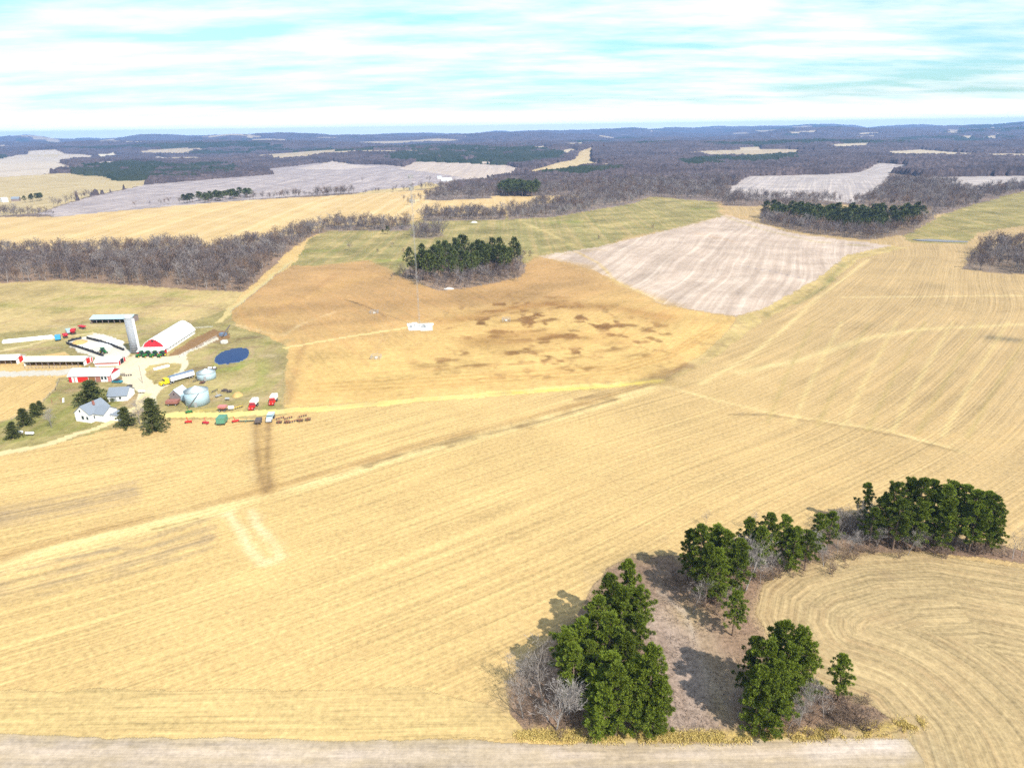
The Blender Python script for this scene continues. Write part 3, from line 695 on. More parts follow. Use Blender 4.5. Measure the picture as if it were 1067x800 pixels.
class Proto:
    """a tree: trunk and crown meshes, scaled copies of which are planted"""
    def __init__(s, trunk, crown, mt, mc, h): s.t, s.c, s.mt, s.mc, s.h = trunk, crown, mt, mc, h; s.md = None
    def meshes(s):
        if s.md is None:
            a = mesh_np('trunk', s.t[0], [s.t[1]], s.mt, smooth_=True); b = mesh_np('crown', s.c[0], [s.c[1]], s.mc)
            s.md = (a.data, b.data); bpy.data.objects.remove(a); bpy.data.objects.remove(b)
        return s.md
    def merged(s, name):
        V = np.r_[s.t[0], s.c[0]]; F = [s.t[1], s.c[1]+len(s.t[0])] if s.t[1].shape[1] == s.c[1].shape[1] else None
        F = np.r_[F[0], F[1]]; mi = np.r_[np.zeros(len(s.t[1])), np.ones(len(s.c[1]))]
        return V, F, mi
def bare_proto(seed, h, mt, mc, **kw):
    (V, Ft), (_, Fb, Vw, Fw) = bare_geo(seed, h, **kw)
    t = compact(V, Ft); b = compact(V, Fb); Vc = np.r_[b[0], Vw]; Fc = np.r_[b[1], Fw+len(b[0])]
    return Proto(t, (Vc, Fc), mt, mc, h)

def plant(name, proto, P, h, label, cat, group=None, rz=None, wide=1.0):
    o = empty(name, P, random.random()*6.28 if rz is None else rz, label, cat, group)
    s = h/proto.h; o.scale = (s*wide, s*wide, s)
    for nm, md in zip(('trunk', 'crown'), proto.meshes()):
        c = bpy.data.objects.new(nm, md); COL.objects.link(c); c.parent = o
    return o
_merged = {}
def plant1(name, proto, P, h, label, cat, group, wide=1.0):
    """far tree: one mesh"""
    if id(proto) not in _merged:
        V, F, mi = proto.merged(name); q = mesh_np(name, V, [F], [proto.mt, proto.mc], mi=mi); _merged[id(proto)] = q.data; bpy.data.objects.remove(q)
    o = bpy.data.objects.new(name, _merged[id(proto)]); COL.objects.link(o)
    o.location = [float(c) for c in P]; o.rotation_euler = (0, 0, random.random()*6.28); s = h/proto.h; o.scale = (s*wide, s*wide, s)
    return tag(o, label, cat, group)
def joined(name, protos, pts, hs, label_kind='stuff'):
    """very many trees as one object"""
    Vs = []; Fs = []; Ms = []; off = 0; mats = []
    g = np.random.default_rng(5); which = g.integers(0, len(protos), len(pts))
    for i, pr in enumerate(protos):
        idx = np.nonzero(which == i)[0]
        if len(idx) == 0: continue
        V, F, mi = pr.merged(name); a = g.random(len(idx))*6.283; s = hs[idx]/pr.h
        w = s*g.uniform(.85, 1.25, len(idx))
        X = V[None, :, 0]*np.cos(a)[:, None]-V[None, :, 1]*np.sin(a)[:, None]; Y = V[None, :, 0]*np.sin(a)[:, None]+V[None, :, 1]*np.cos(a)[:, None]
        VV = np.stack([X*w[:, None]+pts[idx, 0][:, None], Y*w[:, None]+pts[idx, 1][:, None], V[None, :, 2]*s[:, None]+pts[idx, 2][:, None]], 2).reshape(-1, 3)
        FF = (F[None]+(np.arange(len(idx))*len(V))[:, None, None]).reshape(-1, 4)+off
        m0 = len(mats); mats += [pr.mt, pr.mc]
        Vs.append(VV); Fs.append(FF); Ms.append(np.tile(mi, len(idx))+m0); off += len(VV)
    o = mesh_np(name, np.concatenate(Vs), [np.concatenate(Fs)], mats, mi=np.concatenate(Ms))
    return tag(o, kind='stuff')

PINES = [Proto(*pine_geo(100+i, 20., 3.1+.3*(i % 3), 48, 3, 104, .60, .15+.06*(i % 3), 'round', tw_=(.10, .17)), M['pinebark'], M['pine'], 20.) for i in range(5)]
SLIM = [Proto(*pine_geo(140+i, 20., 2.8, 66, 3, 84, .60, .08, 'column', tw_=(.10, .17)), M['pinebark'], M['pine'], 20.) for i in range(2)]
FARP = [Proto(*pine_geo(200+i, 18., 3.2, 26, 2, 9, 1.6, .35, 'round', 3), M['pinebark'], M['pinefar'], 18.) for i in range(4)]
SPR = [Proto(*pine_geo(240+i, 12., 3.4, 90, 5, 22, .6, .03, 'cone'), M['pinebark'], M['spruce'], 12.) for i in range(2)]
for p in FARP: p.t = (p.t[0], p.t[1])
BARE = [bare_proto(300+i, 12., M['greybark'], M['greybark'], tw=.025, kids=(7, 5, 4, 3), depth=3+(i % 2), spread=.6, stem=.15, sides=3, thick=.014) for i in range(4)]
PALE = [bare_proto(330+i, 12., M['palebark'], M['palebark'], tw=.03, kids=(11, 6, 4, 3), depth=3, spread=.5, stem=.1, ntw=4, sides=3, thick=.015) for i in range(3)]
TINTS = [((.07, .054, .05), (.16, .128, .12)), ((.125, .10, .09), (.27, .23, .21)), ((.13, .085, .062), (.235, .165, .125)), ((.095, .075, .075), (.21, .175, .17)), ((.17, .145, .135), (.35, .31, .29))]
FARB = [bare_proto(360+i, 14., M['palebark'] if i != 0 else M['woodbark'], bark('wood_twigs', *TINTS[i]), tw=.11, kids=(11, 5, 3), depth=2, spread=.7, stem=.28, sides=3, thick=.015, ntw=5) for i in range(5)]
SHRUB = [bare_proto(390+i, 3., M['brush'], M['brush'], tw=.03, kids=(4, 4, 3), depth=2, spread=.7, stem=.1, nst=5, sides=3) for i in range(3)]


# ------------------------------------------------------------------ woods in the distance: a closed canopy over the land
PINEB = [W(p) for p in ([(70, 181), (95, 173), (140, 170), (185, 174), (200, 173), (245, 171), (246, 182), (200, 186), (120, 189), (108, 185)],
    [(398, 166), (420, 158), (470, 153), (540, 154), (588, 160), (584, 168), (540, 172), (470, 170), (420, 169)], [(415, 155), (440, 150), (452, 152), (430, 157)],
    [(705, 170), (760, 163), (832, 162), (830, 168), (770, 172), (712, 175)], [(300, 160), (345, 154), (348, 157), (305, 163)], [(560, 183), (600, 177), (640, 176), (650, 180), (600, 186)],
    [(255, 157), (292, 152), (296, 155), (260, 160)], [(930, 146), (960, 143), (965, 146), (935, 149)], [(660, 150), (700, 147), (702, 149), (664, 152)])]
fx = GX[FQ[:, 3]]; fy = GY[FQ[:, 3]]; fr = r[FQ[:, 3]]
pinef = np.zeros(len(FQ), bool)
kk = np.nonzero(fr > 1300)[0]
wx = fx[kk]+14*vn(fx[kk]/30, fy[kk]/30, 71); wy = fy[kk]+25*vn(fx[kk]/30, fy[kk]/30, 72)
for p in PINEB: pinef[kk] |= pip(wx, wy, p)
pinef &= (fbm(fx/70, fy/110, 75, 3) > -.62)
pinef |= (fr > 3500) & (zf == 1) & (vn(fx/600, fy/260, 73)+.35*vn(fx/90, fy/90, 74) > .52)
woodf = (((zf == 1) & (fr > 1350)) | pinef) & ~CL[FQ[:, 3]] & (fr < 22000)
wv = np.zeros(len(GX), np.int8); cnt = np.zeros(len(GX), np.int16)
np.add.at(cnt, FQ[woodf].ravel(), 1)
inner = (cnt == 4).astype(float)
step_m = np.maximum(.00108*r, np.minimum((r*r+1e4)/75000., .0095*r))
rnd = rng.random(len(GX))
ch = 9.5+3.0*vn(GX/60, GY/60, 81)+2.6*vn(GX/11, GY/11, 82)+2.2*vn(GX/5.5, GY/5.5, 83)+2.6*(rnd-.5)
canz = GZ+inner*ch
def canopy_mat(name, c1, c2, c3, sc):
    m, nt = new_mat(name); N = NT(nt); pos = N.n('ShaderNodeNewGeometry').outputs['Position']
    a = N.noise(pos, 1/90, 4, .6); b = N.noise(pos, 1/9, 3, .7); c = N.noise(pos, 1/320, 3, .5)
    col = N.mix(N.math('MULTIPLY', N.math('SUBTRACT', b, .3), 2.4, clamp=True), c4(c1), c4(c2))
    col = N.mix(N.math('MULTIPLY', N.math('SUBTRACT', N.math('ADD', N.math('MULTIPLY', a, .6), N.math('MULTIPLY', c, .4)), .45), 5, clamp=True), col, c4(c3))
    N.out(col, .95, .05); return m
canm = canopy_mat('bare_wood_canopy', (.046, .036, .038), (.165, .125, .12), (.045, .036, .038), 1)  # third tone: dark oak patches, also painted in for shaded valleys
pinm = canopy_mat('pine_wood_canopy', (.014, .024, .010), (.040, .052, .024), (.050, .055, .032), 1)
def canopy(name, sel, mat):
    used, inv = np.unique(FQ[sel].ravel(), return_inverse=True)
    o = mesh_np(name, np.c_[GX[used], GY[used], canz[used]], [inv.reshape(-1, 4)], mat); return tag(o, kind='stuff')
canopy('bare_woodland', woodf & ~pinef, canm); canopy('pine_woodland', woodf & pinef, pinm)

# ------------------------------------------------------------------ nearer bare woods, tree by tree; the mass behind as one object
def scatter(poly, sp, seed, jit=.8):
    p = W(poly) if not isinstance(poly, np.ndarray) else poly
    x0, y0 = p.min(0); x1, y1 = p.max(0); g = np.random.default_rng(seed)
    gx, gy = np.meshgrid(np.arange(x0, x1+sp, sp), np.arange(y0, y1+sp, sp)); gx = gx.ravel()+g.uniform(-.5, .5, gx.size)*sp*jit; gy = gy.ravel()+g.uniform(-.5, .5, gy.size)*sp*jit
    k = pip(gx, gy, p); return np.c_[gx[k], gy[k], H(gx[k], gy[k])]
PSTAND = [(795, 227), (840, 236), (900, 244), (945, 239), (972, 227), (964, 217), (930, 215), (890, 223), (840, 219), (800, 218)]
g = np.random.default_rng(3)
sp = 6.0
gx, gy = np.meshgrid(np.arange(-1000, 1000, sp), np.arange(440, 1560, sp)); gx = gx.ravel()+g.uniform(-.5, .5, gx.size)*sp*.9; gy = gy.ravel()+g.uniform(-.5, .5, gy.size)*sp*.9
rt = np.hypot(gx, gy); k = (np.abs(np.arctan2(gx, gy)) < R(40)) & (rt > 430) & (rt < 1520) & ((rt < 900) | (g.random(gx.size) < .55))
gx, gy = gx[k], gy[k]
zz, cc = zone_of(gx, gy); k = np.isin(zz, [1]+WOODY) & (np.hypot(gx, gy) < 1500)
k &= ~pip(gx, gy, W(PSTAND))
for p in PINEB: k &= ~pip(gx, gy, p)
k &= (fbm(gx/28, gy/28, 96, 2) > -.72)
BT = np.c_[gx[k], gy[k], H(gx[k], gy[k])]; rt = np.hypot(BT[:, 0], BT[:, 1])
hh = np.clip(g.normal(11.5, 2.6, len(BT))+2.5*vn(BT[:, 0]/45, BT[:, 1]/45, 95), 5.5, 18)
grv = pip(BT[:, 0], BT[:, 1], W([(410, 287), (430, 296), (458, 305), (500, 300), (548, 290), (550, 274), (530, 268), (480, 265), (436, 271)])); hh[grv] *= .72
order = np.argsort(rt); BT = BT[order]; hh = hh[order]
NEARW = 150
LW = W([(-60, 298), (60, 292), (130, 297), (200, 302), (255, 304), (275, 286), (300, 263), (320, 248), (350, 238), (350, 234), (300, 246), (250, 256), (150, 260), (-60, 262)])
RW = W([(1003, 281), (1040, 285), (1100, 288), (1100, 252), (1040, 256), (1010, 268)])
inL = pip(BT[:, 0], BT[:, 1], LW); inR = pip(BT[:, 0], BT[:, 1], RW); indiv = np.zeros(len(BT), bool)
for sel, n_, lab, grp in ((inL, 105, 'leafless grey-brown tree at the front edge of the long wood behind the farm', 'trees along the wood behind the farm'),
                          (inR, 30, 'leafless dark tree at the front of the wood at the far right edge', 'trees of the wood at the right edge')):
    idx = np.nonzero(sel)[0][:n_]; indiv[idx] = True
    for i in idx: plant1('bare_tree', FARB[i % 5], BT[i], hh[i], lab, 'tree', grp, 1.1)
joined('bare_trees', FARB, BT[~indiv], hh[~indiv])
print('bare mass', (~indiv).sum())

# hedgerows and single trees across the valley
def row(pts, n, jit, hr, proto, name, label, cat, group, seed=1, wide=1.0):
    g = np.random.default_rng(seed); p = W(pts); L = np.r_[0, np.cumsum(np.hypot(*np.diff(p, axis=0).T))]
    for i in range(n):
        s = (i+g.uniform(.1, .9))/n*L[-1]; x = np.interp(s, L, p[:, 0])+g.normal()*jit; y = np.interp(s, L, p[:, 1])+g.normal()*jit
        plant1(name, proto[g.integers(len(proto))], (x, y, float(H(x, y))), g.uniform(*hr), label, cat, group, wide)
row([(142, 216), (180, 213), (255, 208)], 14, 6, (7, 12), FARB, 'bare_tree', 'small leafless tree in the broken hedge below the grey ploughed field', 'tree', 'hedge below the grey ploughed field', 2)
row([(265, 208), (300, 206), (360, 203), (428, 199)], 26, 8, (6, 13), FARB, 'bare_tree', 'leafless hedgerow tree between the yellow strip and grey ploughed field', 'tree', 'hedgerow along the yellow strip', 3)
row([(430, 216), (425, 208), (440, 205)], 8, 8, (8, 13), FARB, 'bare_tree', 'leafless tree in the clump behind the radio mast top', 'tree', 'clump behind the mast', 4)
row([(0, 223), (20, 223)], 8, 6, (9, 14), FARB, 'bare_tree', 'leafless tree in the clump at the left edge beyond the yellow strip', 'tree', 'clump at the left edge', 5)
row([(350, 237), (425, 238)], 12, 5, (8, 13), FARB, 'bare_tree', 'leafless tree on the back edge of the green hill', 'tree', 'trees on the back edge of the green hill', 6)
row([(438, 247), (463, 246)], 9, 5, (8, 12), FARB, 'bare_tree', 'leafless tree in the thicket on the green hill above the pine grove', 'tree', 'thicket on the green hill', 7)
row([(470, 229), (526, 227)], 12, 4, (9, 12), FARB, 'bare_tree', 'leafless tree in the hedge crossing behind the green hill', 'tree', 'hedge behind the green hill', 8)
row([(534, 228), (580, 225), (660, 211)], 16, 4, (11, 15), PALE[:2], 'bare_tree', 'pale-stemmed leafless tree at the front of the birch belt', 'tree', 'front of the birch belt', 9, .8)
row([(985, 206), (1020, 197), (1066, 189)], 14, 6, (8, 12), FARB, 'bare_tree', 'leafless tree in the hedge climbing the right-hand pasture', 'tree', 'hedge above the right pasture', 10)
row([(1000, 218), (1018, 214)], 5, 4, (7, 10), FARB, 'bare_tree', 'leafless tree in the small grey clump on the right-hand pasture', 'tree', 'clump on the right pasture', 12)
row([(795, 233), (840, 243), (905, 250), (925, 247)], 18, 5, (8, 13), FARB[:4], 'bare_tree', 'grey leafless tree in front of the dark pine stand', 'tree', 'bare trees fronting the pine stand', 11)
row([(420, 291), (432, 295), (460, 303), (500, 298), (530, 292), (545, 287)], 18, 3.5, (5, 10), FARB[:4], 'bare_tree', 'leafless tree fringing the pine grove beside the orange field', 'tree', 'bare trees round the pine grove', 13)
for px, py, h, nm, lab in ((365, 261, 9, 'bare_tree', 'lone leafless tree standing on the left of the green hill'), (409, 258, 6, 'bare_tree', 'short dark leafless tree on the green hill left of the mast'),
                           (551, 267, 6, 'shrub', 'grey thorn bush right of the pine grove'), (546, 266, 5, 'shrub', 'smaller thorn bush touching the grey one right of the pine grove'), (623, 249, 5, 'shrub', 'brown bush at the top edge of the pink field'),
                           (681, 238, 5, 'shrub', 'brown bush on the ridge above the pink field'), (502, 231, 7, 'bare_tree', 'leafless tree leaning out over the white spot on the green hill'), (393, 263, 4, 'shrub', 'low bush halfway down the green hill'), (420, 262, 3.5, 'shrub', 'rust brown bush on the green hill beside the mast'),
                           (158, 188, 10, 'bare_tree', 'lone tree in the tan far field below the pine belt'), (378, 190, 12, 'bare_tree', 'bare tree in the middle of the grey ploughed field'), (447, 191, 18, 'bare_tree', 'tall bare tree beside the white farm across the valley'), (893, 180, 8, 'bare_tree', 'tiny tree standing in the striped grey field')):
    plant1(nm, FARB[1] if nm == 'bare_tree' else SHRUB[0], P3(px, py), h, lab, 'tree' if nm == 'bare_tree' else 'bush', None, 1.2)
plant1('pine_tree', FARP[0], P3(404, 244), 8, 'single small green pine on the green hill', 'tree', None, 1.2)
plant1('pine_tree', FARP[1], P3(399, 244), 5, 'lowest green pine on the green hill', 'tree', None, 1.3)

# pines of the middle distance
def pines(poly, sp, hr, label, group, seed, wide=1.0, cap=200):
    q = scatter(poly, sp, seed); q = q[np.argsort(np.hypot(q[:, 0], q[:, 1]))][:cap]; g = np.random.default_rng(seed)
    print(group, len(q))
    for i, P in enumerate(q): plant1('pine_tree', FARP[i % 4], P, g.uniform(*hr), label, 'tree', group, wide)
pines([(421, 288), (440, 293), (470, 293), (500, 290), (535, 287), (545, 281), (543, 276), (530, 272), (505, 271), (480, 270), (455, 273), (432, 279)], 9.0, (11, 21), 'dark pine in the grove beside the orange field', 'pines of the grove by the orange field', 21, .9)
pines(PSTAND, 10.5, (12, 20), 'dark pine in the stand beyond the pink field', 'pines of the stand beyond the pink field', 22, 1.25, 110)
pines([(521, 205), (558, 205), (561, 199), (524, 198)], 12, (17, 20), 'pine in the square block behind the green hill', 'pines of the square block', 23, 1.6)
pines([(187, 213), (218, 212), (230, 210), (262, 206), (262, 203), (235, 206), (205, 209)], 15, (10, 15), 'dark pine in the belt between yellow strip and grey field', 'pines of the belt by the yellow strip', 24, 1.9)
row([(26, 211), (36, 210), (46, 208.5)], 7, 3, (10, 13), FARP, 'pine_tree', 'dark pine sheltering the white house at the left edge', 'tree', 'pines by the far left house', 25, 1.4)

# ------------------------------------------------------------------ the grove in the foreground
GA, GB, GC = 'pines of the near clump', 'pines of the long grove', 'pines of the lower right clump'
near = [  # foot x, foot y, top y, kind, width, clump
 (652, 664, 583, 0, .85, 'a'), (636, 668, 598, 1, .9, 'a'), (664, 676, 612, 2, .85, 'a'), (644, 690, 612, 3, .95, 'a'), (621, 690, 622, 4, .95, 'a'), (662, 704, 640, 0, .85, 'a'), (607, 708, 645, 1, 1.0, 'a'),
 (590, 718, 656, 2, 1.05, 'a'), (632, 718, 640, 3, 1.0, 'a'), (612, 728, 668, 4, 1.0, 'a'), (649, 728, 660, 0, .9, 'a'), (597, 738, 672, 1, .95, 'a'), (633, 748, 678, 2, .9, 'a'), (620, 757, 700, 5, 1.0, 'a'), (641, 766, 692, 6, 1.0, 'a'), (629, 768, 712, 5, 1.1, 'a'),
 (675, 765, 674, 6, .95, 'a'), (660, 762, 690, 5, .95, 'a'), (684, 766, 706, 5, 1.0, 'a'), (670, 748, 690, 0, .85, 'a'),
 (727, 612, 546, 0, .95, 'b'), (740, 607, 547, 1, 1.0, 'b'), (752, 616, 552, 2, 1.0, 'b'), (716, 604, 552, 3, .8, 'b'), (734, 632, 568, 4, .9, 'b'), (765, 622, 562, 0, .9, 'b'), (745, 628, 572, 6, .9, 'b'), (763, 662, 616, 2, .9, 'b'),
 (776, 597, 540, 3, .95, 'b'), (796, 590, 534, 4, 1.0, 'b'), (812, 588, 537, 0, 1.0, 'b'), (824, 594, 548, 5, .95, 'b'), (838, 594, 552, 2, 1.0, 'b'), (786, 602, 548, 1, .95, 'b'), (849, 580, 536, 3, 1.0, 'b'), (862, 572, 533, 4, 1.0, 'b'), (897, 552, 503, 0, .8, 'b'),
 (914, 560, 515, 1, 1.1, 'b'), (926, 564, 503, 2, 1.0, 'b'), (940, 560, 498, 3, 1.1, 'b'), (953, 566, 498, 4, 1.1, 'b'), (966, 562, 500, 0, 1.1, 'b'), (978, 568, 505, 1, 1.1, 'b'), (990, 560, 501, 2, 1.1, 'b'), (1002, 566, 506, 3, 1.1, 'b'), (1013, 572, 511, 4, 1.1, 'b'), (1024, 572, 511, 0, 1.0, 'b'), (1036, 575, 516, 1, 1.1, 'b'),
 (932, 572, 520, 2, 1.1, 'b'), (958, 574, 524, 3, 1.0, 'b'), (1018, 575, 525, 4, 1.1, 'b'), (985, 574, 522, 5, 1.1, 'b'), (905, 568, 528, 1, 1.0, 'b'), (1044, 576, 530, 3, .9, 'b'),
 (803, 737, 646, 0, .95, 'c'), (820, 742, 652, 1, .95, 'c'), (790, 752, 668, 2, .85, 'c'), (812, 752, 672, 3, .95, 'c'), (832, 738, 676, 4, .9, 'c'), (785, 763, 694, 6, .95, 'c'), (796, 766, 702, 5, 1.0, 'c'), (805, 762, 690, 1, .95, 'c'), (780, 728, 662, 0, .9, 'c'), (872, 731, 681, 1, .85, 'c')]
own = {(763, 662): 'small yellow-green pine standing alone at the left end of the long grove', (872, 731): 'small round-headed pine alone on a bare stem at the lower right', (897, 552): 'tall thin pine rising above the grey bare trees of the long grove',
       (652, 664): 'tallest pine, the peak of the clump in the centre foreground', (675, 765): 'narrow pine column at the right foot of the centre clump', (780, 728): 'thin pale green pine left of the lower right clump', (1044, 576): 'last pine at the right end of the long grove', (716, 604): 'sparse pine overhanging the field at the left end of the long grove'}
TP = PINES+SLIM
for x, y, ty, kd, wd, cl_ in near:
    key = (x, y)
    if x > 905: x = 905+(x-905)*.92; wd *= .92
    P = P3(x, y); h = height_to(P, ty)
    lab = own.get(key, {'a': 'green pine packed in the clump in the centre foreground', 'b': 'green pine in the long grove curving along the field to the right', 'c': 'green pine in the lower right clump beside the curved stubble'}[cl_])
    plant('pine_tree', TP[kd], P, h, lab, 'tree', {'a': GA, 'b': GB, 'c': GC}[cl_], None, wd*np.clip(20/h, .8, 1.5)*(1.0 if h > 15 else .85))
nb = [(757, 600, 548, 0, 1.1, 'grey leafless tree crowding the back of the left pines in the grove'), (806, 604, 566, 0, 1.2, 'short dull leafless tree at the foot of the middle grove pines'), (842, 585, 546, 1, 1.2, 'pale leafless tree behind the last of the middle grove pines'),
      (855, 572, 536, 0, 1.2, 'grey leafless tree closing the gap before the pine mass'), (876, 552, 520, 0, 1.2, 'faint leafless tree on the far side of the grove gap'), (722, 640, 596, 0, 1.2, 'grey leafless tree at the foot of the leftmost grove pines'), (885, 576, 546, 1, 1.2, 'pale low leafless tree left of the pine mass foot'), (946, 578, 548, 0, 1.2, 'grey leafless tree in front of the pine mass middle'), (545, 748, 700, 0, 1.2, 'outermost thin leafless tree left of the centre clump'), (768, 748, 708, 0, 1.2, 'grey twiggy tree left of the lower right clump foot'), (858, 748, 712, 0, 1.2, 'grey twiggy tree under the lone round-headed pine'),
      (580, 760, 690, 1, 1.25, 'large pale leafless tree at the lower left of the centre clump'), (566, 735, 668, 0, 1.2, 'grey leafless tree behind the large pale one beside the centre clump'), (553, 725, 676, 0, 1.1, 'thin grey leafless tree at the left edge of the centre clump'), (594, 748, 700, 1, 1.0, 'pale leafless tree leaning against the centre pines'),
      (777, 615, 552, 1, 1.1, 'broad silver leafless tree in front of the long grove pines'), (764, 606, 556, 0, 1.0, 'grey leafless tree between the left pines of the long grove'), (792, 608, 566, 0, 1.0, 'short grey leafless tree beside the broad silver one'), (905, 560, 524, 1, 1.1, 'silver leafless tree left of the big pine mass'),
      (890, 562, 516, 0, 1.1, 'grey leafless tree under the tall thin pine'), (913, 570, 543, 1, 1.1, 'low white-stemmed leafless tree at the foot of the big pine mass'), (880, 560, 530, 0, 1.1, 'grey leafless tree in the gap of the long grove'), (868, 560, 528, 0, 1.0, 'dull leafless tree right behind the middle pines of the grove'),
      (1055, 582, 552, 0, 1.3, 'grey leafless tree past the right end of the grove'), (1064, 580, 558, 0, 1.3, 'purple-grey leafless tree at the right edge of the photograph'), (783, 553, 527, 0, 1.1, 'small grey leafless tree on the field side of the grove'), (735, 548, 528, 0, 1.1, 'faint grey leafless tree behind the left end of the grove'), (858, 590, 560, 1, 1.0, 'pale small leafless tree on the inner edge of the grove'),
      (872, 578, 545, 0, 1.0, 'slender leafless tree on the inner edge right of the pale small one'), (832, 758, 692, 1, .6, 'slim white-trunked leafless tree in the lower right clump'), (845, 740, 700, 0, .7, 'slim grey leafless tree right of the lower right clump'), (820, 762, 715, 0, .9, 'twiggy leafless tree at the foot of the lower right clump'), (998, 545, 508, 0, .9, 'purple twiggy tree behind the big pine mass'), (755, 646, 606, 0, .9, 'dark twiggy tree beside the small yellow-green pine')]
for x, y, ty, k_, wd, lab in nb:
    P = P3(x, y); plant('bare_tree', (BARE if k_ == 0 else PALE)[x % 3], P, height_to(P, ty)*.92, lab, 'tree', 'bare trees of the near grove', None, wd*.8)
# thickets: bushes along the grove
g = np.random.default_rng(8)
def bushes(pts, n, jit, hr, label, group):
    p = W(pts); L = np.r_[0, np.cumsum(np.hypot(*np.diff(p, axis=0).T))]
    for i in range(n):
        s = (i+g.uniform(.1, .9))/n*L[-1]; x = np.interp(s, L, p[:, 0])+g.normal()*jit; y = np.interp(s, L, p[:, 1])+g.normal()*jit
        plant1('shrub', SHRUB[i % 3], (x, y, float(H(x, y))), g.uniform(*hr), label, 'bush', group, 1.15)
bushes([(838, 742), (870, 742), (905, 752)], 30, 2.4, (1.8, 4.0), 'brown leafless bush in the thicket below the lone round-headed pine', 'thicket under the lone pine')
bushes([(545, 745), (575, 755), (600, 758)], 10, 1.8, (1.5, 3), 'brown leafless bush round the pale tree of the centre clump', 'bushes by the centre clump')
bushes([(700, 600), (730, 622), (760, 640), (770, 655)], 20, 2.4, (1.5, 3.6), 'brown leafless bush at the left end of the long grove', 'bushes at the grove end')
bushes([(790, 606), (830, 597), (880, 580), (930, 575), (1000, 576), (1060, 582)], 44, 1.8, (1.5, 4.2), 'brown leafless bush on the inner edge of the long grove', 'bushes on the inner edge')
bushes([(860, 552), (885, 548), (900, 545)], 16, 2.5, (2.5, 5), 'grey leafless bush on the field side of the grove', 'bushes on the field side')
bushes([(770, 760), (800, 765), (840, 762)], 8, 1.2, (1.0, 2.2), 'low brown bush in front of the lower right clump', 'bushes before the lower clump')

# tall dry grass along the bottom edge, brash under the trees: nobody could count it
def blades(name, pts, n, spread, hr, mat, wd=.12, thick=1.0):
    p = W(pts); L = np.r_[0, np.cumsum(np.hypot(*np.diff(p, axis=0).T))]; s = g.uniform(0, L[-1], n)
    x = np.interp(s, L, p[:, 0])+g.normal(size=n)*spread; y = np.interp(s, L, p[:, 1])+g.normal(size=n)*spread
    cl_ = fbm(x/2.2, y/2.2, 91, 2) > -.25; x, y = x[cl_], y[cl_]; n = len(x)
    b = np.c_[x, y, H(x, y)]; d = np.c_[g.normal(size=(n, 2))*.45, np.ones(n)]; d /= np.linalg.norm(d, axis=1)[:, None]
    V, F = tris_from_blades(b, d, g.uniform(*hr, n), np.full(n, wd), g); return tag(mesh_np(name, V, [F], mat), kind='stuff')
blades('dry_grass', [(540, 766), (640, 768), (760, 768), (860, 765), (930, 759), (960, 752)], 30000, .7, (.2, .55), M['drygrass'], .05)
gp = scatter(ZONES[GROVE-2][1], .42, 77, 1.0); gp = gp[(g.random(len(gp)) < .6) & (fbm(gp[:, 0]/5, gp[:, 1]/5, 93, 3) > -.35)]
V, F = tris_from_blades(gp, (lambda d: d/np.linalg.norm(d, axis=1)[:, None])(np.c_[g.normal(size=(len(gp), 2)), np.full(len(gp), .7)]), g.uniform(.3, 1.5, len(gp)), np.full(len(gp), .045), g)
tag(mesh_np('brash_undergrowth', V, [F], M['brush']), kind='stuff')

# ------------------------------------------------------------------ buildings
def frame(A, B):
    """local frame: x along A->B, y away from the viewer; A, B photo points of the front foot line"""
    a = A2(*A) if len(A) == 2 else np.array(A[:2]); b = A2(*B) if len(B) == 2 else np.array(B[:2])
    L = float(np.hypot(*(b-a))); return a, b, L, math.atan2(b[1]-a[1], b[0]-a[0])
def gable(name, label, A, B, D, wh, rise, ridge, mwall, mroof, over=.4, openf=False, group=None, wall_label=None, cat=None, prof=None, mgable=None, posts=0, th=.14):
    """A building with a pitched roof. Origin: middle of the front foot line."""
    a, b, L, rz = frame(A, B); mid = (a+b)/2
    n = np.array([-math.sin(rz), math.cos(rz)]); cc = mid+n*D/2
    z = float(min(H(*a), H(*b), H(*cc)))-.05
    root = empty(name, (mid[0], mid[1], z), rz, label, cat or name.replace('_', ' ').split()[-1], group)
    w_ = MB(); rf = MB()
    # outline of the gable end, normalised: (-1..1, 0..1)
    pr = prof or [(-1, 0), (0, 1), (1, 0)]
    if ridge == 'x':
        end = [(D/2+p*D/2, wh+q*rise) for p, q in pr]; x0, x1 = -L/2, L/2; ax = 'x'
    else:
        end = [(p*L/2, wh+q*rise) for p, q in pr]; x0, x1 = 0, D; ax = 'y'
    body = [(end[0][0], 0)]+[(u, v-.03) for u, v in end]+[(end[-1][0], 0)]
    if not openf: w_.prism(body, x0, x1, ax)
    else:
        w_.prism(body, x0, x0+.15, ax); w_.prism(body, x1-.15, x1, ax)
        w_.box((0, D-.1, wh/2), (L-.3, .15, wh))
    # roof: one slab following the outline, with eaves
    off = over/ max(.1, abs(end[1][0]-end[0][0])); e0 = (end[0][0]-(end[1][0]-end[0][0])*off, end[0][1]-(end[1][1]-end[0][1])*off)
    e1 = (end[-1][0]+(end[-1][0]-end[-2][0])*off, end[-1][1]+(end[-1][1]-end[-2][1])*off)
    line = [e0]+end[1:-1]+[e1]
    rf.prism([(u, v+.01) for u, v in line]+[(u, v+th+.01) for u, v in line[::-1]], x0-over*.7, x1+over*.7, ax)
    w_.build('wall', mwall, root, label=wall_label); rf.build('roof', mroof, root)
    for i in range(posts):
        x = -L/2+(i+1)*L/(posts+1); MB().box((x, .15, wh/2), (.22, .22, wh)).build('post', M['oldwood'], root)
    root['L'] = L
    return root, L
def front(root, name, mat, x, z, w, h, y=-.03, label=None, t=.08):
    return MB().box((x, y, z+h/2), (w, t, h)).build(name, mat, root, label=label)
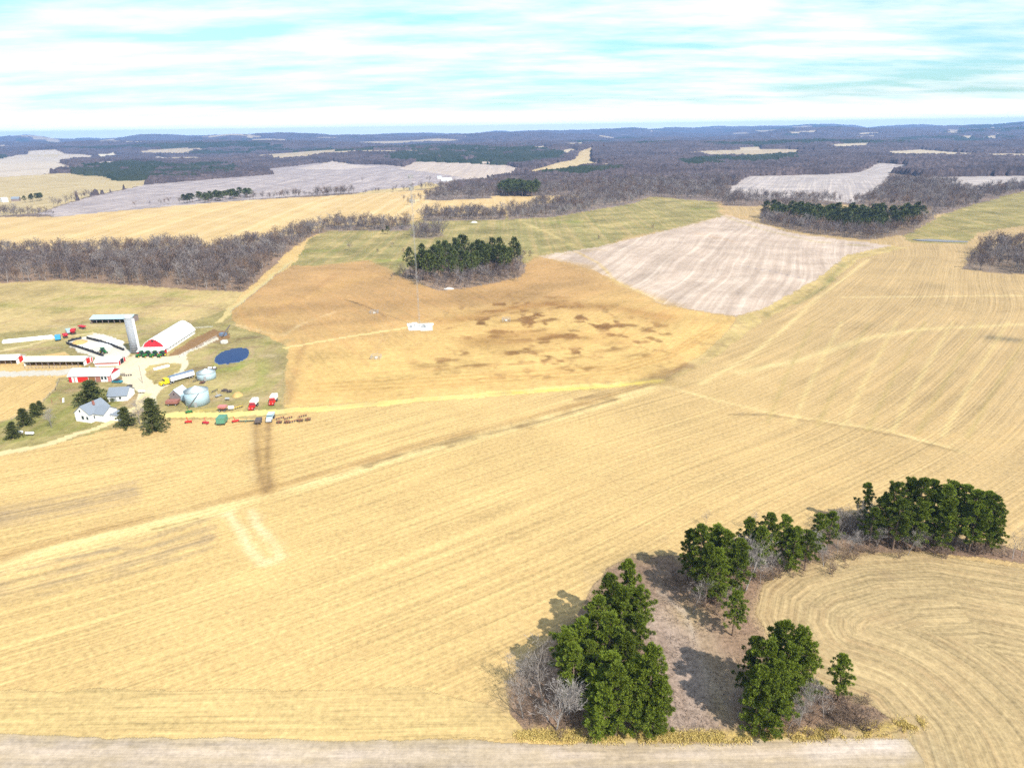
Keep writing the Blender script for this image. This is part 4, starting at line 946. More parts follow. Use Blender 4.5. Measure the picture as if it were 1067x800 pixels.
def side(root, name, mat, x, y, z, w, h, label=None, t=.08):
    return MB().box((x, y, z+h/2), (t, w, h)).build(name, mat, root, label=label)

# big white-roofed barn: gable end towards the yard, long side running away to the right
f0 = A2(173.5, 367.5); f1 = A2(203.5, 347.5); dv = (f1-f0); DL = float(np.hypot(*dv)); dv /= DL; nrm = np.array([dv[1], -dv[0]])   # to the right of the long axis
BW = 11.5; left = f0-nrm*BW
PROF = [(-1, 0), (-.72, .5), (-.3, .88), (0, 1), (.3, .88), (.72, .5), (1, 0)]
barn, L = gable('barn', 'long white-roofed dairy barn with red gable beside the grey silo', tuple(left)+(0,), tuple(f0)+(0,), DL, 2.6, 4.6, 'y', M['white'], M['whiteroof'], .45, prof=PROF, wall_label='white wall with low posts')
MB().prism([(u*(BW/2-.35), 2.75+v*4.2) for u, v in PROF], -.07, .03, 'y').build('gable_panel', M['red'], barn)
MB().box((0, -.1, 6.1), (.9, .1, .7)).build('gable_vent', M['dark'], barn)
for i in range(11): MB().box((BW/2+.03, 2+i*(DL-3)/10, 1.3), (.14, .5, 1.5)).build('window', M['steel'], barn)
# lean-to across the front of the barn
MB().prism([(-4.6, 2.15), (-.15, 3.0), (-.15, 3.14), (-4.6, 2.29)], -BW/2-.6, BW/2+.9, 'x').build('lean_to_roof', M['whiteroof'], barn)
MB().box((0, -2.2, 1.07), (BW+.8, 4.1, 2.1)).build('lean_to_wall', M['red'], barn)
for x in (-3.6, 0, 3.2): MB().box((x, -4.28, .95), (2.2, .08, 1.8)).build('door', M['white'], barn)

# silo
P = P3(141, 367.5); hs = height_to(P, 327.5); k = ppm(P); rs = 4.0/k*1.0
silo = empty('silo', P, 0, 'tall grey concrete silo with pale domed top beside the barn', 'silo')
MB().lathe([(rs, 0), (rs*1.0, hs-rs*.9)], 28).build('shaft', M['concrete'], silo, True)
mbh = MB()
for i in range(14): mbh.lathe([(rs+.01, (i+.6)*(hs-rs)/14), (rs+.05, (i+.6)*(hs-rs)/14+.03), (rs+.05, (i+.6)*(hs-rs)/14+.09), (rs+.01, (i+.6)*(hs-rs)/14+.12)], 28)
mbh.build('hoops', M['steel'], silo)
MB().lathe([(rs+.06, hs-rs*.9), (rs*.96, hs-rs*.6), (rs*.75, hs-rs*.3), (rs*.4, hs-rs*.08), (.05, hs)], 28).build('dome', M['bintop'], silo, True)
MB().box((rs+.35, 0, hs*.45), (.7, .9, hs*.88)).build('chute', M['whiteroof'], silo)

# the long cattle sheds and others
shed1, L = gable('cattle_shed', 'low open-fronted shed with pale blue metal roof behind the silo', (95, 337.6), (137.5, 336.8), 8, 2.9, 1.3, 'x', M['oldwood'], M['blueroof'], .5, True, posts=6, cat='shed')
shed2, L = gable('cattle_shed', 'long cream-roofed open feeding shed left of the red machine shed', (25.5, 381.6), (88, 381.2), 7, 2.5, 1.3, 'x', M['white'], M['creamroof'], .5, True, posts=9, cat='shed', wall_label='white gable walls with red panels')
side(shed2, 'gable_panel', M['brightred'], L/2+.05, 3.4, .4, 2.6, 2.4); side(shed2, 'gable_panel', M['brightred'], L/2+.05, 6, .2, .8, 2.0)
shed3, L = gable('cattle_shed', 'open feeding shed with red and white end cut off by the left edge', (-18, 380.5), (18, 379.5), 7, 2.5, 1.3, 'x', M['white'], M['whiteroof'], .5, True, posts=5, cat='shed')
side(shed3, 'gable_panel', M['brightred'], L/2+.05, 3.4, .3, 2.8, 2.6)
hay, L = gable('machine_shed', 'red and white machine shed with sliding doors above the dark spruce', (72.5, 398.5), (115.5, 397.6), 8.5, 3.0, 2.0, 'x', M['white'], M['whiteroof'], .45, cat='machine shed', wall_label='white wall with red panels')
for x0, x1, mt, nm in ((-.5, -.43, 'red', 'wall_panel'), (-.38, -.35, 'pink', 'wall_panel'), (-.29, -.03, 'brightred', 'door'), (-.02, .14, 'brown', 'door'), (.15, .27, 'redwood', 'door'), (.44, .5, 'pink', 'wall_panel')):
    front(hay, nm, M[mt], (x0+x1)/2*L, .12, (x1-x0)*L, 2.6)
for x in (.31, .39): front(hay, 'window', M['glass'], x*L, 1.1, .9, 1.2)
MB().prism([(8.5/2+u*(8.5/2-.3), 3.05+v*1.75) for u, v in ((-1, 0), (0, 1), (1, 0))], L/2+.01, L/2+.1, 'x').build('gable_panel', M['red'], hay)
side(hay, 'door', M['white'], L/2+.06, 4.25, 0, 5.2, 2.9); MB().box((L/2+.05, .5, 1.5), (.1, .8, 3)).build('wall_panel', M['pink'], hay)
for x in (-.08, .12): MB().lathe([(.3, 0), (.3, .5), (.42, .55), (.05, .8)], 10, (x*L, 4.25, 5.1)).build('roof_vent', M['steel'], hay)
sh2, L = gable('machine_shed', 'smaller white-roofed shed with a dark open end behind the machine shed', (99, 381.8), (124, 380.8), 7, 2.0, 1.5, 'x', M['white'], M['whiteroof'], .4, cat='machine shed')
front(sh2, 'wall_panel', M['pink'], 0, .9, L*.95, 1.0); side(sh2, 'doorway_shade', M['dark'], L/2+.05, 3.6, 0, 3.0, 2.3); side(sh2, 'wall_panel', M['red'], L/2+.05, .9, 0, 1.4, 2.1); side(sh2, 'wall_panel', M['red'], L/2+.05, 6.2, 0, 1.3, 2.0)  # solid dark panel on the end wall paints the open end's shade
gar, L = gable('garage', 'white garage with grey shingled roof between house and machine shed', (112.5, 418.6), (133, 417.4), 8.0, 2.4, 2.2, 'x', M['white'], M['greyroof'], .4, cat='garage')
front(gar, 'door', M['steel'], -.2*L, 0, 2.4, 2.0); front(gar, 'window', M['glass'], .15*L, .9, .8, .9); side(gar, 'door', M['whiteroof'], L/2+.05, 4, 0, 2.6, 2.1)
# farmhouse: long body with cross wing and a low lean-to at the right
hA, hB, hC = A2(79.5, 439.0), A2(94.5, 441.2), A2(112, 437.0)
hd = hC-hB; DLh = float(np.hypot(*hd))
house, L = gable('farmhouse', 'small white farmhouse with grey shingled roof on the lawn', (79.5, 438.6), (95, 440.8), 9.0, 3.5, 2.8, 'y', M['white'], M['greyroof'], .4, cat='house')
front(house, 'window', M['glass'], .1, 1.2, 1.0, 1.3); front(house, 'window', M['glass'], -.1*L, 4.0, .6, .8); front(house, 'window', M['glass'], .32*L, 1.3, .8, 1.1)
for y in (2, 4.6, 7): side(house, 'window', M['glass'], L/2+.05, y, 1.2, .9, 1.2)
MB().prism([(2.0, 0), (2.0, 3.3), (5.0, 5.2), (8.0, 3.3), (8.0, 0)], L/2-.5, L/2+4.6, 'x').build('wing_wall', M['white'], house)
MB().prism([(1.6, 3.06), (5.0, 5.22), (8.4, 3.06), (8.4, 3.2), (5.0, 5.36), (1.6, 3.2)], L/2-.4, L/2+5.0, 'x').build('wing_roof', M['greyroof'], house)
side(house, 'window', M['glass'], L/2+4.63, 5, 1.2, 1.0, 1.2)
MB().prism([(4.5, 0), (4.5, 2.1), (9.0, 2.5), (9.0, 0)], L/2+4.7, L/2+8.6, 'x').build('porch', M['white'], house)
MB().prism([(4.2, 2.12), (9.2, 2.58), (9.2, 2.7), (4.2, 2.24)], L/2+4.7, L/2+8.9, 'x').build('porch_roof', M['greyroof'], house)
MB().box((.2*L, 4.5, 6.2), (.6, .6, 1.6)).build('chimney', M['redwood'], house)
# grain bins
def grain_bin(label, px, py, wpx, ytop_wall, ytop, auger=False):
    P = P3(px, py); k = ppm(P); rad = wpx/2/k; P = P+np.array([P[0], P[1], 0])/np.hypot(P[0], P[1])*rad*.9; P[2] = float(H(P[0], P[1]))
    rad = wpx/2/ppm(P); b = empty('grain_bin', P, 0, label, 'grain bin', 'grain bins'); hw = height_to(P, ytop_wall)*1.02; ht = hw+rad*.36
    MB().lathe([(rad, 0), (rad, hw)], 32).build('wall', M['bin'], b, True)
    m2 = MB()
    for i in range(7): m2.lathe([(rad+.005, (i+1)*hw/8), (rad+.03, (i+1)*hw/8+.02), (rad+.03, (i+1)*hw/8+.06), (rad+.005, (i+1)*hw/8+.08)], 32)
    m2.build('wall_ring', M['steel'], b)
    MB().lathe([(rad+.18, hw-.05), (rad*.12, ht-.15), (rad*.12, ht), (.03, ht+.1)], 32).build('roof', M['bintop'], b, True)
    MB().box((rad*.25, -rad-.0, 1.1), (1.0, .25, 2.0)).build('door', M['steel'], b)
    if auger: MB().tube((-rad*.3, -rad-1.4, .4), (rad*.62, -rad*.80-.35, hw*.98), .16).build('auger', M['darksteel'], b)
    return b, rad, hw
grain_bin('squat pale blue grain bin between pond and truck', 216, 396.5, 18.5, 387.5, 380.5)
grain_bin('wider pale blue grain bin with diagonal auger beside the wooden shed', 207, 423.5, 23.5, 406.5, 400.5, True)
crib, L = gable('wooden_shed', 'weathered wooden shed with pale metal roof touching the wider grain bin', (177.5, 417.0), (188.5, 417.6), 5.5, 2.4, 2.2, 'y', M['oldwood'], M['bintop'], .3, cat='shed')
front(crib, 'door', M['dark'], -.3, 2.5, .5, .5)
MB().box((L/2+1.1, 1.9, 1.25), (2.1, 3.4, 2.5)).build('side_bay', M['bin'], crib)

# ------------------------------------------------------------------ vehicles and machines
def wheel(parent, x, y, rad, w_=.35, rimm='yellow', loc_z=None):
    t = MB().tube((x-w_/2, y, rad), (x+w_/2, y, rad), rad, rad, 14).build('wheel', M['black'], parent)
    MB().tube((x-w_/2-.03, y, rad), (x+w_/2+.03, y, rad), rad*.5, rad*.5, 12).build('rim', M[rimm], t)
    return t
def stand(name, px, py, deg, label, cat, group=None): return empty(name, P3(px, py), R(deg), label, cat, group)
def tractor(px, py, deg, label, group=None, body='green', rim='yellow', cab=True):
    t = stand('tractor', px, py, deg, label, 'tractor', group)       # nose towards -y
    MB().box((0, -1.0, 1.25), (.8, 2.2, .75)).box((0, -1.5, .8), (.6, 1.2, .3)).build('bonnet', M[body], t)
    MB().box((0, .8, .95), (.9, 1.7, .5)).build('chassis', M['darksteel'], t)
    if cab:
        MB().box((0, .85, 1.95), (1.35, 1.4, 1.3)).build('cab', M['glass'], t); MB().box((0, .85, 2.68), (1.5, 1.6, .14)).build('cab_roof', M[body], t)
    else: MB().box((0, 1.0, 1.35), (.5, .5, .12)).box((0, 1.25, 1.6), (.5, .1, .5)).build('seat', M['black'], t)
    MB().tube((.3, -1.2, 1.6), (.3, -1.2, 2.4), .05).build('exhaust', M['darksteel'], t)
    for s in (-1, 1): MB().box((s*.9, 1.1, 1.65), (.5, 1.5, .08)).build('mudguard', M[body], t)
    for s in (-1, 1): wheel(t, s*.95, 1.1, .82, .48, rim); wheel(t, s*.75, -1.55, .5, .3, rim)
    return t
for i, (x, lab) in enumerate(((146.5, 'green tractor parked nearest the silo in the row before the barn'), (153.2, 'second green tractor from the silo in the row before the barn'), (160.6, 'third green tractor from the silo in the row before the barn'), (168.5, 'green tractor farthest from the silo in the row before the barn'))):
    tractor(x, 371.6, -28+i*3, lab, 'tractors parked before the barn')
tractor(108.5, 368, 55, 'green tractor working alone beside the white feed bunker')
def truck(px, py, deg, label, group, cabm, boxm, hoodm=None, Lb=3.6, boxh=1.3, topm='white'):
    t = stand('truck', px, py, deg, label, 'truck', group)
    MB().box((0, .8, .75), (.9, Lb+3, .25)).build('chassis', M['darksteel'], t)
    MB().box((0, -1.9, 1.15), (1.75, 1.5, .75)).box((0, -2.66, .75), (1.9, .12, .35)).build('bonnet', M[hoodm or cabm], t)
    c = MB().box((0, -.5, 1.35), (2.0, 1.4, 1.1)).box((0, -.45, 2.32), (1.85, 1.2, .14)).build('cab', M[cabm], t)
    MB().box((0, -.5, 2.05), (1.8, 1.3, .42)).build('windscreen', M['glass'], t)
    b = MB().box((0, .5+Lb/2, 1.45+boxh/2), (2.3, Lb, boxh))
    b.build('box_body', M[boxm], t); MB().box((0, .5+Lb/2, 1.47+boxh), (2.1, Lb-.2, .12)).build('box_cover', M[topm], t)
    for s in (-1, 1):
        wheel(t, s*.85, -1.8, .48, .3, 'steel'); wheel(t, s*.9, Lb*.6, .5, .4, 'steel'); wheel(t, s*.9, Lb*.6+1.1, .5, .4, 'steel')
        MB().box((s*.6, -2.7, 1.1), (.25, .06, .2)).build('headlight', M['white'], t)
    return t
truck(263.8, 425.5, 2, 'red farm truck with white load cover, nearer of two by the field edge', 'red grain trucks', 'red', 'white', 'brightred', 3.8, 1.5)
truck(284.6, 420.5, 4, 'red farm truck with white load cover, farther and right of its twin', 'red grain trucks', 'brightred', 'white', 'brightred', 3.6, 1.4)
truck(281.8, 437.8, 5, 'pale blue truck standing across the lane at the machinery row', None, 'bin', 'bin', 'whiteroof', 2.6, .7, 'bintop')
# lorry with yellow cab
t = stand('lorry', 172.8, 400.6, -38, 'yellow-cabbed lorry with a white trailer under grey tarp in the yard', 'lorry')
MB().box((0, -1.4, 1.1), (2.2, 1.8, 1.0)).box((0, -2.4, .7), (2.3, .2, .5)).build('bonnet', M['yellow'], t)
MB().box((0, .3, 1.7), (2.4, 1.8, 2.2)).build('cab', M['yellow'], t); MB().box((0, -.65, 2.2), (2.1, .1, .75)).build('windscreen', M['glass'], t)
tr = MB().box((0, 7.2, 2.0), (2.5, 10.5, 1.9)).build('trailer', M['white'], t); MB().prism([(-1.27, 2.97), (0, 3.35), (1.27, 2.97), (1.27, 2.9), (-1.27, 2.9)], 1.9, 12.5, 'y').build('tarp', M['bluegrey'], tr)
MB().box((0, 5, .85), (.9, 12, .3)).build('chassis', M['darksteel'], t)
for y in (-1.5, 1.6, 2.8, 10, 11.2):
    for s in (-1, 1): wheel(t, s*1.05, y, .52, .4, 'steel')

def wagon(px, py, deg, label, bodym, Lw=4, Ww=2.2, hw=1.2, group=None, z0=.9, hopper=True, name='wagon', cat='wagon'):
    t = stand(name, px, py, deg, label, cat, group)
    if hopper:
        MB().add([(-Ww/4, -Lw/4, z0), (Ww/4, -Lw/4, z0), (Ww/4, Lw/4, z0), (-Ww/4, Lw/4, z0), (-Ww/2, -Lw/2, z0+hw*.55), (Ww/2, -Lw/2, z0+hw*.55), (Ww/2, Lw/2, z0+hw*.55), (-Ww/2, Lw/2, z0+hw*.55), (-Ww/2, -Lw/2, z0+hw), (Ww/2, -Lw/2, z0+hw), (Ww/2, Lw/2, z0+hw), (-Ww/2, Lw/2, z0+hw)],
            [(0, 1, 2, 3)]+[(i, (i+1) % 4, 4+(i+1) % 4, 4+i) for i in range(4)]+[(4+i, 4+(i+1) % 4, 8+(i+1) % 4, 8+i) for i in range(4)]+[(8, 9, 10, 11)]).build('hopper', M[bodym], t)
    else: MB().box((0, 0, z0+hw/2), (Ww, Lw, hw)).build('box_body', M[bodym], t); MB().box((0, 0, z0+hw+.05), (Ww+.1, Lw+.1, .1)).build('roof', M[bodym], t)
    MB().box((0, 0, z0-.15), (.8, Lw*.8, .2)).tube((0, -Lw*.4, z0-.2), (0, -Lw*.4-1.6, .35), .06).build('chassis', M['darksteel'], t)
    for y in (-Lw*.3, Lw*.3):
        for s in (-1, 1): wheel(t, s*Ww*.38, y, .42, .25, 'steel')
    return t
wagon(61, 354.6, 30, 'bright blue feed wagon at the end of the white silage bag', 'blue', 4.2, 2.4, 1.7, hopper=False)
wagon(68.5, 352.0, 40, 'red wagon next to the bright blue feed wagon', 'red', 4, 2.2, 1.3)
wagon(72, 347.5, 40, 'pale blue and steel wagon behind the red wagon', 'bin', 4.5, 2.2, 1.4, hopper=False)
wagon(77, 348.2, 20, 'tall red wagon right of the pale blue wagon', 'red', 3.6, 2.2, 2.0)
wagon(86, 342.6, 60, 'dark red wagon parked toward the blue-roofed shed', 'red', 5, 2.0, .9)
wagon(232, 441.4, 4, 'faded green forage wagon with roof in the machinery row', 'seagreen', 4.2, 3.0, 1.9, hopper=False)
wagon(232.5, 428.2, 85, 'faded pink-red gravity wagon on the grass before the lane', 'pink', 3, 2.2, 1.4)
wagon(180.5, 421.8, 92, 'low red-brown flat wagon before the wooden shed', 'redwood', 4.6, 2.6, 1.0, hopper=False)
wagon(269.8, 441.0, 8, 'dark grey box drill in the machinery row', 'darksteel', 3.2, 2.0, .8, hopper=False, name='seed_drill', cat='seed drill')
def car(px, py, deg, label, mt):
    t = stand('car', px, py, deg, label, 'car')
    MB().prism([(-2.1, .3), (-2.1, .85), (-1.1, .95), (2.1, .95), (2.15, .3)], -.85, .85, 'x').build('body', M[mt], t)
    MB().prism([(-1.0, .95), (-.5, 1.45), (1.2, 1.45), (1.8, .95)], -.75, .75, 'x').build('cabin', M['glass'], t)
    for s in (-1, 1):
        for y in (-1.3, 1.3): wheel(t, s*.75, y, .32, .2, 'steel')
car(122.5, 398.6, 80, 'teal car parked against the gable of the machine shed', 'teal')
def implement(px, py, deg, label, mt, kind, name, cat):
    t = stand(name, px, py, deg, label, cat)
    if kind == 'mast':
        MB().box((0, 0, .6), (2.4, .9, .4)).tube((0, 0, .7), (-.5, .3, 2.4), .1).tube((.9, 0, .7), (1.3, -1.2, .4), .08).build('frame', M[mt], t)
        MB().tube((-.8, .5, .5), (.9, .5, .5), .28).build('roller', M['darksteel'], t)
        for s in (-1, 1): wheel(t, s*1.0, -.3, .38, .2, 'steel')
    elif kind == 'rake':
        m_ = MB().tube((-2.6, 0, .7), (2.6, 0, .7), .07).tube((0, 0, .7), (0, -1.8, .5), .07).tube((0, .2, .7), (0, .1, 1.5), .06); m_.build('frame', M[mt], t)
        for i in range(8): x = -2.4+i*.69; MB().lathe([(.05, -.02), (.42, -.02), (.42, .02), (.05, .02)], 12, (x, .35, .45)).build('tine_wheel', M['darksteel'], t)
    elif kind == 'disc':
        MB().box((0, -.5, .7), (2.0, .12, .12)).box((0, .6, .7), (2.0, .12, .12)).box((0, 0, .75), (.12, 2.6, .1)).tube((0, -1.2, .7), (0, -2.4, .5), .06).build('frame', M[mt], t)
        for y in (-.5, .6):
            m_ = MB()
            for i in range(7): m_.tube((-.9+i*.3, y, .4), (-.86+i*.3, y, .4), .4, .4, 12)
            m_.build('disc_gang', M['darksteel'], t)
    elif kind == 'plough':
        MB().box((0, 0, .8), (3.2, .14, .14), rz=.5).tube((-1.4, -.7, .8), (-1.8, -1.4, .6), .07).build('frame', M[mt], t)
        for i in range(4): MB().box((-1.1+i*.75, -.6+i*.42, .45), (.5, .1, .55), rz=.9).build('share', M['darksteel'], t)
        wheel(t, 1.2, .9, .35, .18, 'steel')
    return t
implement(196.5, 440.5, 20, 'red mower with raised bar at the left end of the machinery row', 'brightred', 'mast', 'mower', 'mower')
implement(214.5, 441.5, -15, 'dark red sprayer with upright post in the machinery row', 'red', 'mast', 'sprayer', 'sprayer')
implement(245.5, 439.8, 30, 'small orange-red mower right of the green forage wagon', 'brightred', 'mast', 'mower', 'mower')
implement(257, 439.8, 4, 'wide grey-green hay rake left of the dark drill', 'seagreen', 'rake', 'hay_rake', 'hay rake')
for x, y, k_, lab in ((291, 440.6, 'disc', 'first disc harrow right of the pale blue truck'), (299, 440.4, 'disc', 'second disc harrow right of the pale blue truck'), (306, 440, 'plough', 'rusty plough between the two pairs of disc harrows'), (313, 438.8, 'disc', 'disc harrow next to last in the machinery row'), (321, 437.8, 'disc', 'last disc harrow at the right end of the machinery row'),
                      (292, 436.8, 'plough', 'rusty plough behind the first disc harrow'), (300.5, 436.6, 'plough', 'rusty plough behind the second disc harrow'), (315.5, 434.6, 'plough', 'rusty plough nearest the lane at the right end')):
    implement(x, y, 10, lab, 'rust', k_, 'disc_harrow' if k_ == 'disc' else 'plough', 'harrow' if k_ == 'disc' else 'plough')
implement(224, 408.2, 40, 'dark grey implement dumped behind the wider grain bin', 'darksteel', 'plough', 'plough', 'plough')
implement(234, 407.5, -20, 'dark grey rake in the scrap row right of the bins', 'darksteel', 'disc', 'disc_harrow', 'harrow')
implement(239, 408.5, 10, 'rusty harrow beside the straw heap', 'darksteel', 'disc', 'disc_harrow', 'harrow')
implement(227.5, 413.5, 60, 'pale scrap mower right of the wider grain bin', 'steel', 'mast', 'mower', 'mower')
implement(205, 397.5, 30, 'dark scrap implement left of the squat bin', 'darksteel', 'plough', 'plough', 'plough')
implement(211, 399.3, 0, 'rusty scrap harrow at the foot of the squat bin', 'rust', 'disc', 'disc_harrow', 'harrow')
implement(128, 391, 30, 'dark steel implement right of the machine shed door', 'darksteel', 'disc', 'disc_harrow', 'harrow')
implement(133, 392, -10, 'dark steel rake end of the implements by the machine shed', 'darksteel', 'plough', 'plough', 'plough')
implement(135, 403, 10, 'dark implement behind the garage roof', 'darksteel', 'disc', 'disc_harrow', 'harrow')
implement(197, 430.2, 30, 'green and yellow baler by the lane below the wider bin', 'green', 'mast', 'baler', 'baler')
implement(249, 425.5, 20, 'yellow rake on the grass left of the red trucks', 'yellow', 'plough', 'plough', 'plough')
def tank(px, py, deg, label, L_, rad, mt='white', name='tank'):
    t = stand(name, px, py, deg, label, 'tank')
    MB().tube((-L_/2, 0, rad+.4), (L_/2, 0, rad+.4), rad, rad, 14).tube((L_/2, 0, rad+.4), (L_/2+.25, 0, rad+.4), rad, rad*.4, 14).build('shell', M[mt], t)
    for s in (-1, 1): MB().box((s*L_*.3, 0, .25), (.15, rad*1.6, .5)).build('cradle', M['darksteel'], t)
tank(241, 427.2, 10, 'small white tank beside the pink-red wagon', 1.8, .7)
tank(160, 441+3, 0, 'white tank on the lawn near the lane', 1.6, .5) if False else None
tank(19, 452.5, 3, 'white tank lying on the lawn', 3.2, .5)
tank(31.5, 453.5, 0, 'white boat-shaped tank on the lawn below the small conifers', 2.6, .5, 'plastic')
tank(148, 409.5, 0, 'white tank beside the yard right of the garage', 2.4, .5)
tank(237, 417.2, 0, 'pale scrap tank left of the straw heap', 1.5, .45, 'steel')
# silage bag, feed bunker, feed troughs
p0, p1 = A2(2, 357.6), A2(57, 352.0); d_ = p1-p0; L = float(np.hypot(*d_)); mid = (p0+p1)/2
bag = empty('silage_bag', (mid[0], mid[1], float(H(*mid))), math.atan2(d_[1], d_[0]), 'long white plastic silage bag on the grass at the left edge', 'silage bag')
pr = [(1.5*math.cos(a)*(1 if math.sin(a) > .2 else .95), 1.75*max(0, math.sin(a))) for a in np.linspace(0, math.pi, 12)]
m_ = MB(); nn = 24
for i in range(nn+1):
    s = 1-.75*max(0, abs(i/nn*2-1)-.93)/.07; wob = 1+.04*math.sin(i*2.3)
    m_.v += [(-L/2+L*i/nn, y*s*wob, z*s*wob) for y, z in pr]
for i in range(nn):
    for j in range(11): m_.f.append((i*12+j, i*12+j+1, (i+1)*12+j+1, (i+1)*12+j))
m_.f.append(tuple(range(11, -1, -1))); m_.f.append(tuple(nn*12+j for j in range(12)))
m_.build('bag_skin', M['plastic'], bag, True)
def tyre_wall(pts, label):
    w_ = W(pts); c = w_.mean(0); o = empty('bunker_wall', (c[0], c[1], float(H(*c))), 0, label, 'bunker wall', 'dark bunker walls')
    m_ = MB()
    for a, b in zip(w_[:-1], w_[1:]):
        d = b-a; Ls = float(np.hypot(*d)); m_.box((*((a+b)/2-c), .45), (Ls, .8, .9), rz=math.atan2(d[1], d[0]))
    m_.build('wall', M['darkwall'], o)
    m_ = MB(); g = np.random.default_rng(len(label))
    for a, b in zip(w_[:-1], w_[1:]):
        n_ = int(np.hypot(*(b-a))/1.1)
        for i in range(n_): q = a+(b-a)*(i+.5)/n_-c+g.normal(size=2)*.25; m_.lathe([(.18, .92), (.42, .92), (.42, 1.1), (.18, 1.1)], 8, (q[0], q[1], 0))
    m_.build('tyres', M['black'], o)
tyre_wall([(70, 358.2), (76.4, 361), (80.4, 361.8), (94, 366.4), (107.6, 371.2)], 'dark tyre-topped wall along the near side of the feed bunker')
tyre_wall([(71.5, 356.4), (78, 354.2), (85, 353.0)], 'short dark wall closing the left end of the feed bunker')
tyre_wall([(91, 352.8), (101, 355.5), (115, 359.6), (129, 365.2)], 'dark wall along the far side of the feed bunker')
def heap(px, py, rx, ry, hh, mt, label, rz=0, name='heap', cat='heap'):
    o = stand(name, px, py, rz, label, cat); m_ = MB(); n1, n2 = 8, 20
    for i in range(n1+1):
        t = i/n1
        for j in range(n2):
            a = j*2*math.pi/n2; q = 1+.12*float(vn(math.cos(a)*2+px, math.sin(a)*2+t*3, 5)); m_.v.append((rx*t*q*math.cos(a), ry*t*q*math.sin(a), hh*(1-t*t)*(1+.15*float(vn(math.cos(a)*3*t+px, math.sin(a)*3*t, 6)))-.05))
    for i in range(n1):
        for j in range(n2): m_.f.append((i*n2+j, i*n2+(j+1) % n2, (i+1)*n2+(j+1) % n2, (i+1)*n2+j))
    m_.build('pile', M[mt], o, True)
heap(82.5, 357, 3.8, 4.5, 1.4, 'tan', 'tan heap of feed inside the left end of the bunker', name='feed_heap', cat='feed heap')
heap(97, 359.5, 7, 5, .9, 'plastic', 'white sheeted silage heap in the middle of the bunker', 30, 'silage_heap', 'silage heap')
heap(116, 358, 6, 7, .6, 'plastic', 'white sheeted silage heap behind the far bunker wall', 30, 'silage_heap', 'silage heap')
heap(247.5, 412, 2.3, 2.6, 1.6, 'tan', 'tan straw heap left of the red trucks', name='straw_heap', cat='straw heap')
def rails(name, label, pts, mt, hgt, cat, step=3.0, group=None, rails_=3):
    w_ = W(pts); c = w_.mean(0); z0 = float(H(*c)); o = empty(name, (c[0], c[1], z0), 0, label, cat, group); pm = MB(); rm = MB()
    for a, b in zip(w_[:-1], w_[1:]):
        d = b-a; Ls = float(np.hypot(*d)); n_ = max(1, int(Ls/step))
        for i in range(n_+1):
            q = a+d*i/n_; zq = float(H(*q))-z0; pm.box((q[0]-c[0], q[1]-c[1], zq+hgt/2), (.12, .12, hgt))
        za, zb = float(H(*a))-z0, float(H(*b))-z0
        for k_ in range(rails_): rm.tube((*(a-c), za+hgt*(k_+.8)/rails_), (*(b-c), zb+hgt*(k_+.8)/rails_), .035, .035, 5)
    pm.build('posts', M['oldwood'], o); rm.build('rail', M[mt], o)
rails('feed_rail', 'grey feed rail along the open front of the long feeding shed', [(26, 384.2), (52, 383.9), (82, 383.4)], 'steel', 1.3, 'feed rail', 1.5)
rails('fence', 'pale fence along the right side of the concrete strip by the mud yard', [(187, 372), (205, 363), (226, 351.5)], 'white', 1.2, 'fence', 3)
rails('fence', 'wire fence along the farm track above the mud yard', [(240, 326), (262, 309), (287, 288), (302, 276)], 'steel', 1.2, 'fence', 7, None, 2)
rails('fence', 'wire fence between lawn and the ochre field at the left', [(62, 396), (58, 406), (40, 424), (12, 438)], 'steel', 1.2, 'fence', 6, None, 2)
rails('feed_trough', 'long white feed trough at the back of the mud yard', [(202, 342.5), (222, 341.2)], 'white', .9, 'feed trough', 2)
def beam(name, cat, label, a, b, w_, h_, mt, z=0):
    p, q = A2(*a), A2(*b); d = q-p; c = (p+q)/2; o = empty(name, (c[0], c[1], float(H(*c))), math.atan2(d[1], d[0]), label, cat)
    Ls = float(np.hypot(*d)); MB().box((0, w_/2, h_/2), (Ls, .1, h_)).box((0, -w_/2, h_/2), (Ls, .1, h_)).box((0, 0, .2), (Ls-.1, w_-.1, .1)).build('trough', M[mt], o)
    for s in (-1, 1): MB().box((s*(Ls/2+.06), 0, h_/2), (.1, w_+.2, h_)).build('end_board', M[mt], o)
beam('feed_bunk', 'feed bunk', 'white feed bunk lying in the grass island of the yard', (160.5, 385.6), (176, 381.6), 1.1, .8, 'white')
# stock gate / conveyor by the pond
t = stand('conveyor', 233.5, 351, -12, 'dark upright manure conveyor at the end of the mud yard', 'conveyor')
MB().tube((0, -2, .6), (0, 6.5, 4.6), .28, .28, 6).build('chute', M['darksteel'], t); MB().box((-1.8, 2, .8), (3.2, 2.4, 1.4)).build('hopper', M['bluegrey'], t)
for s in (-1, 1): MB().tube((s*.8, 4, 0), (0, 4, 3.2), .08).build('leg', M['darksteel'], t)
t = stand('pump_box', 234, 357.5, -10, 'pale pump box on a dark base above the pond', 'pump box'); MB().box((0, 0, .7), (2.8, 2.2, 1.4)).build('box_body', M['pale'], t); MB().box((-1.5, 0, .6), (.2, 2.3, 1.6)).build('side_panel', M['darksteel'], t)
t = stand('pump', 220.5, 385.2, 15, 'white and dark pump raft between squat bin and pond', 'pump'); MB().box((0, 0, .5), (4.6, 1.6, .5)).build('raft', M['darksteel'], t); MB().box((-.6, 0, 1.0), (1.6, 1.0, .6)).box((1.3, 0, 1.0), (1.0, .9, .6)).build('casing', M['white'], t)
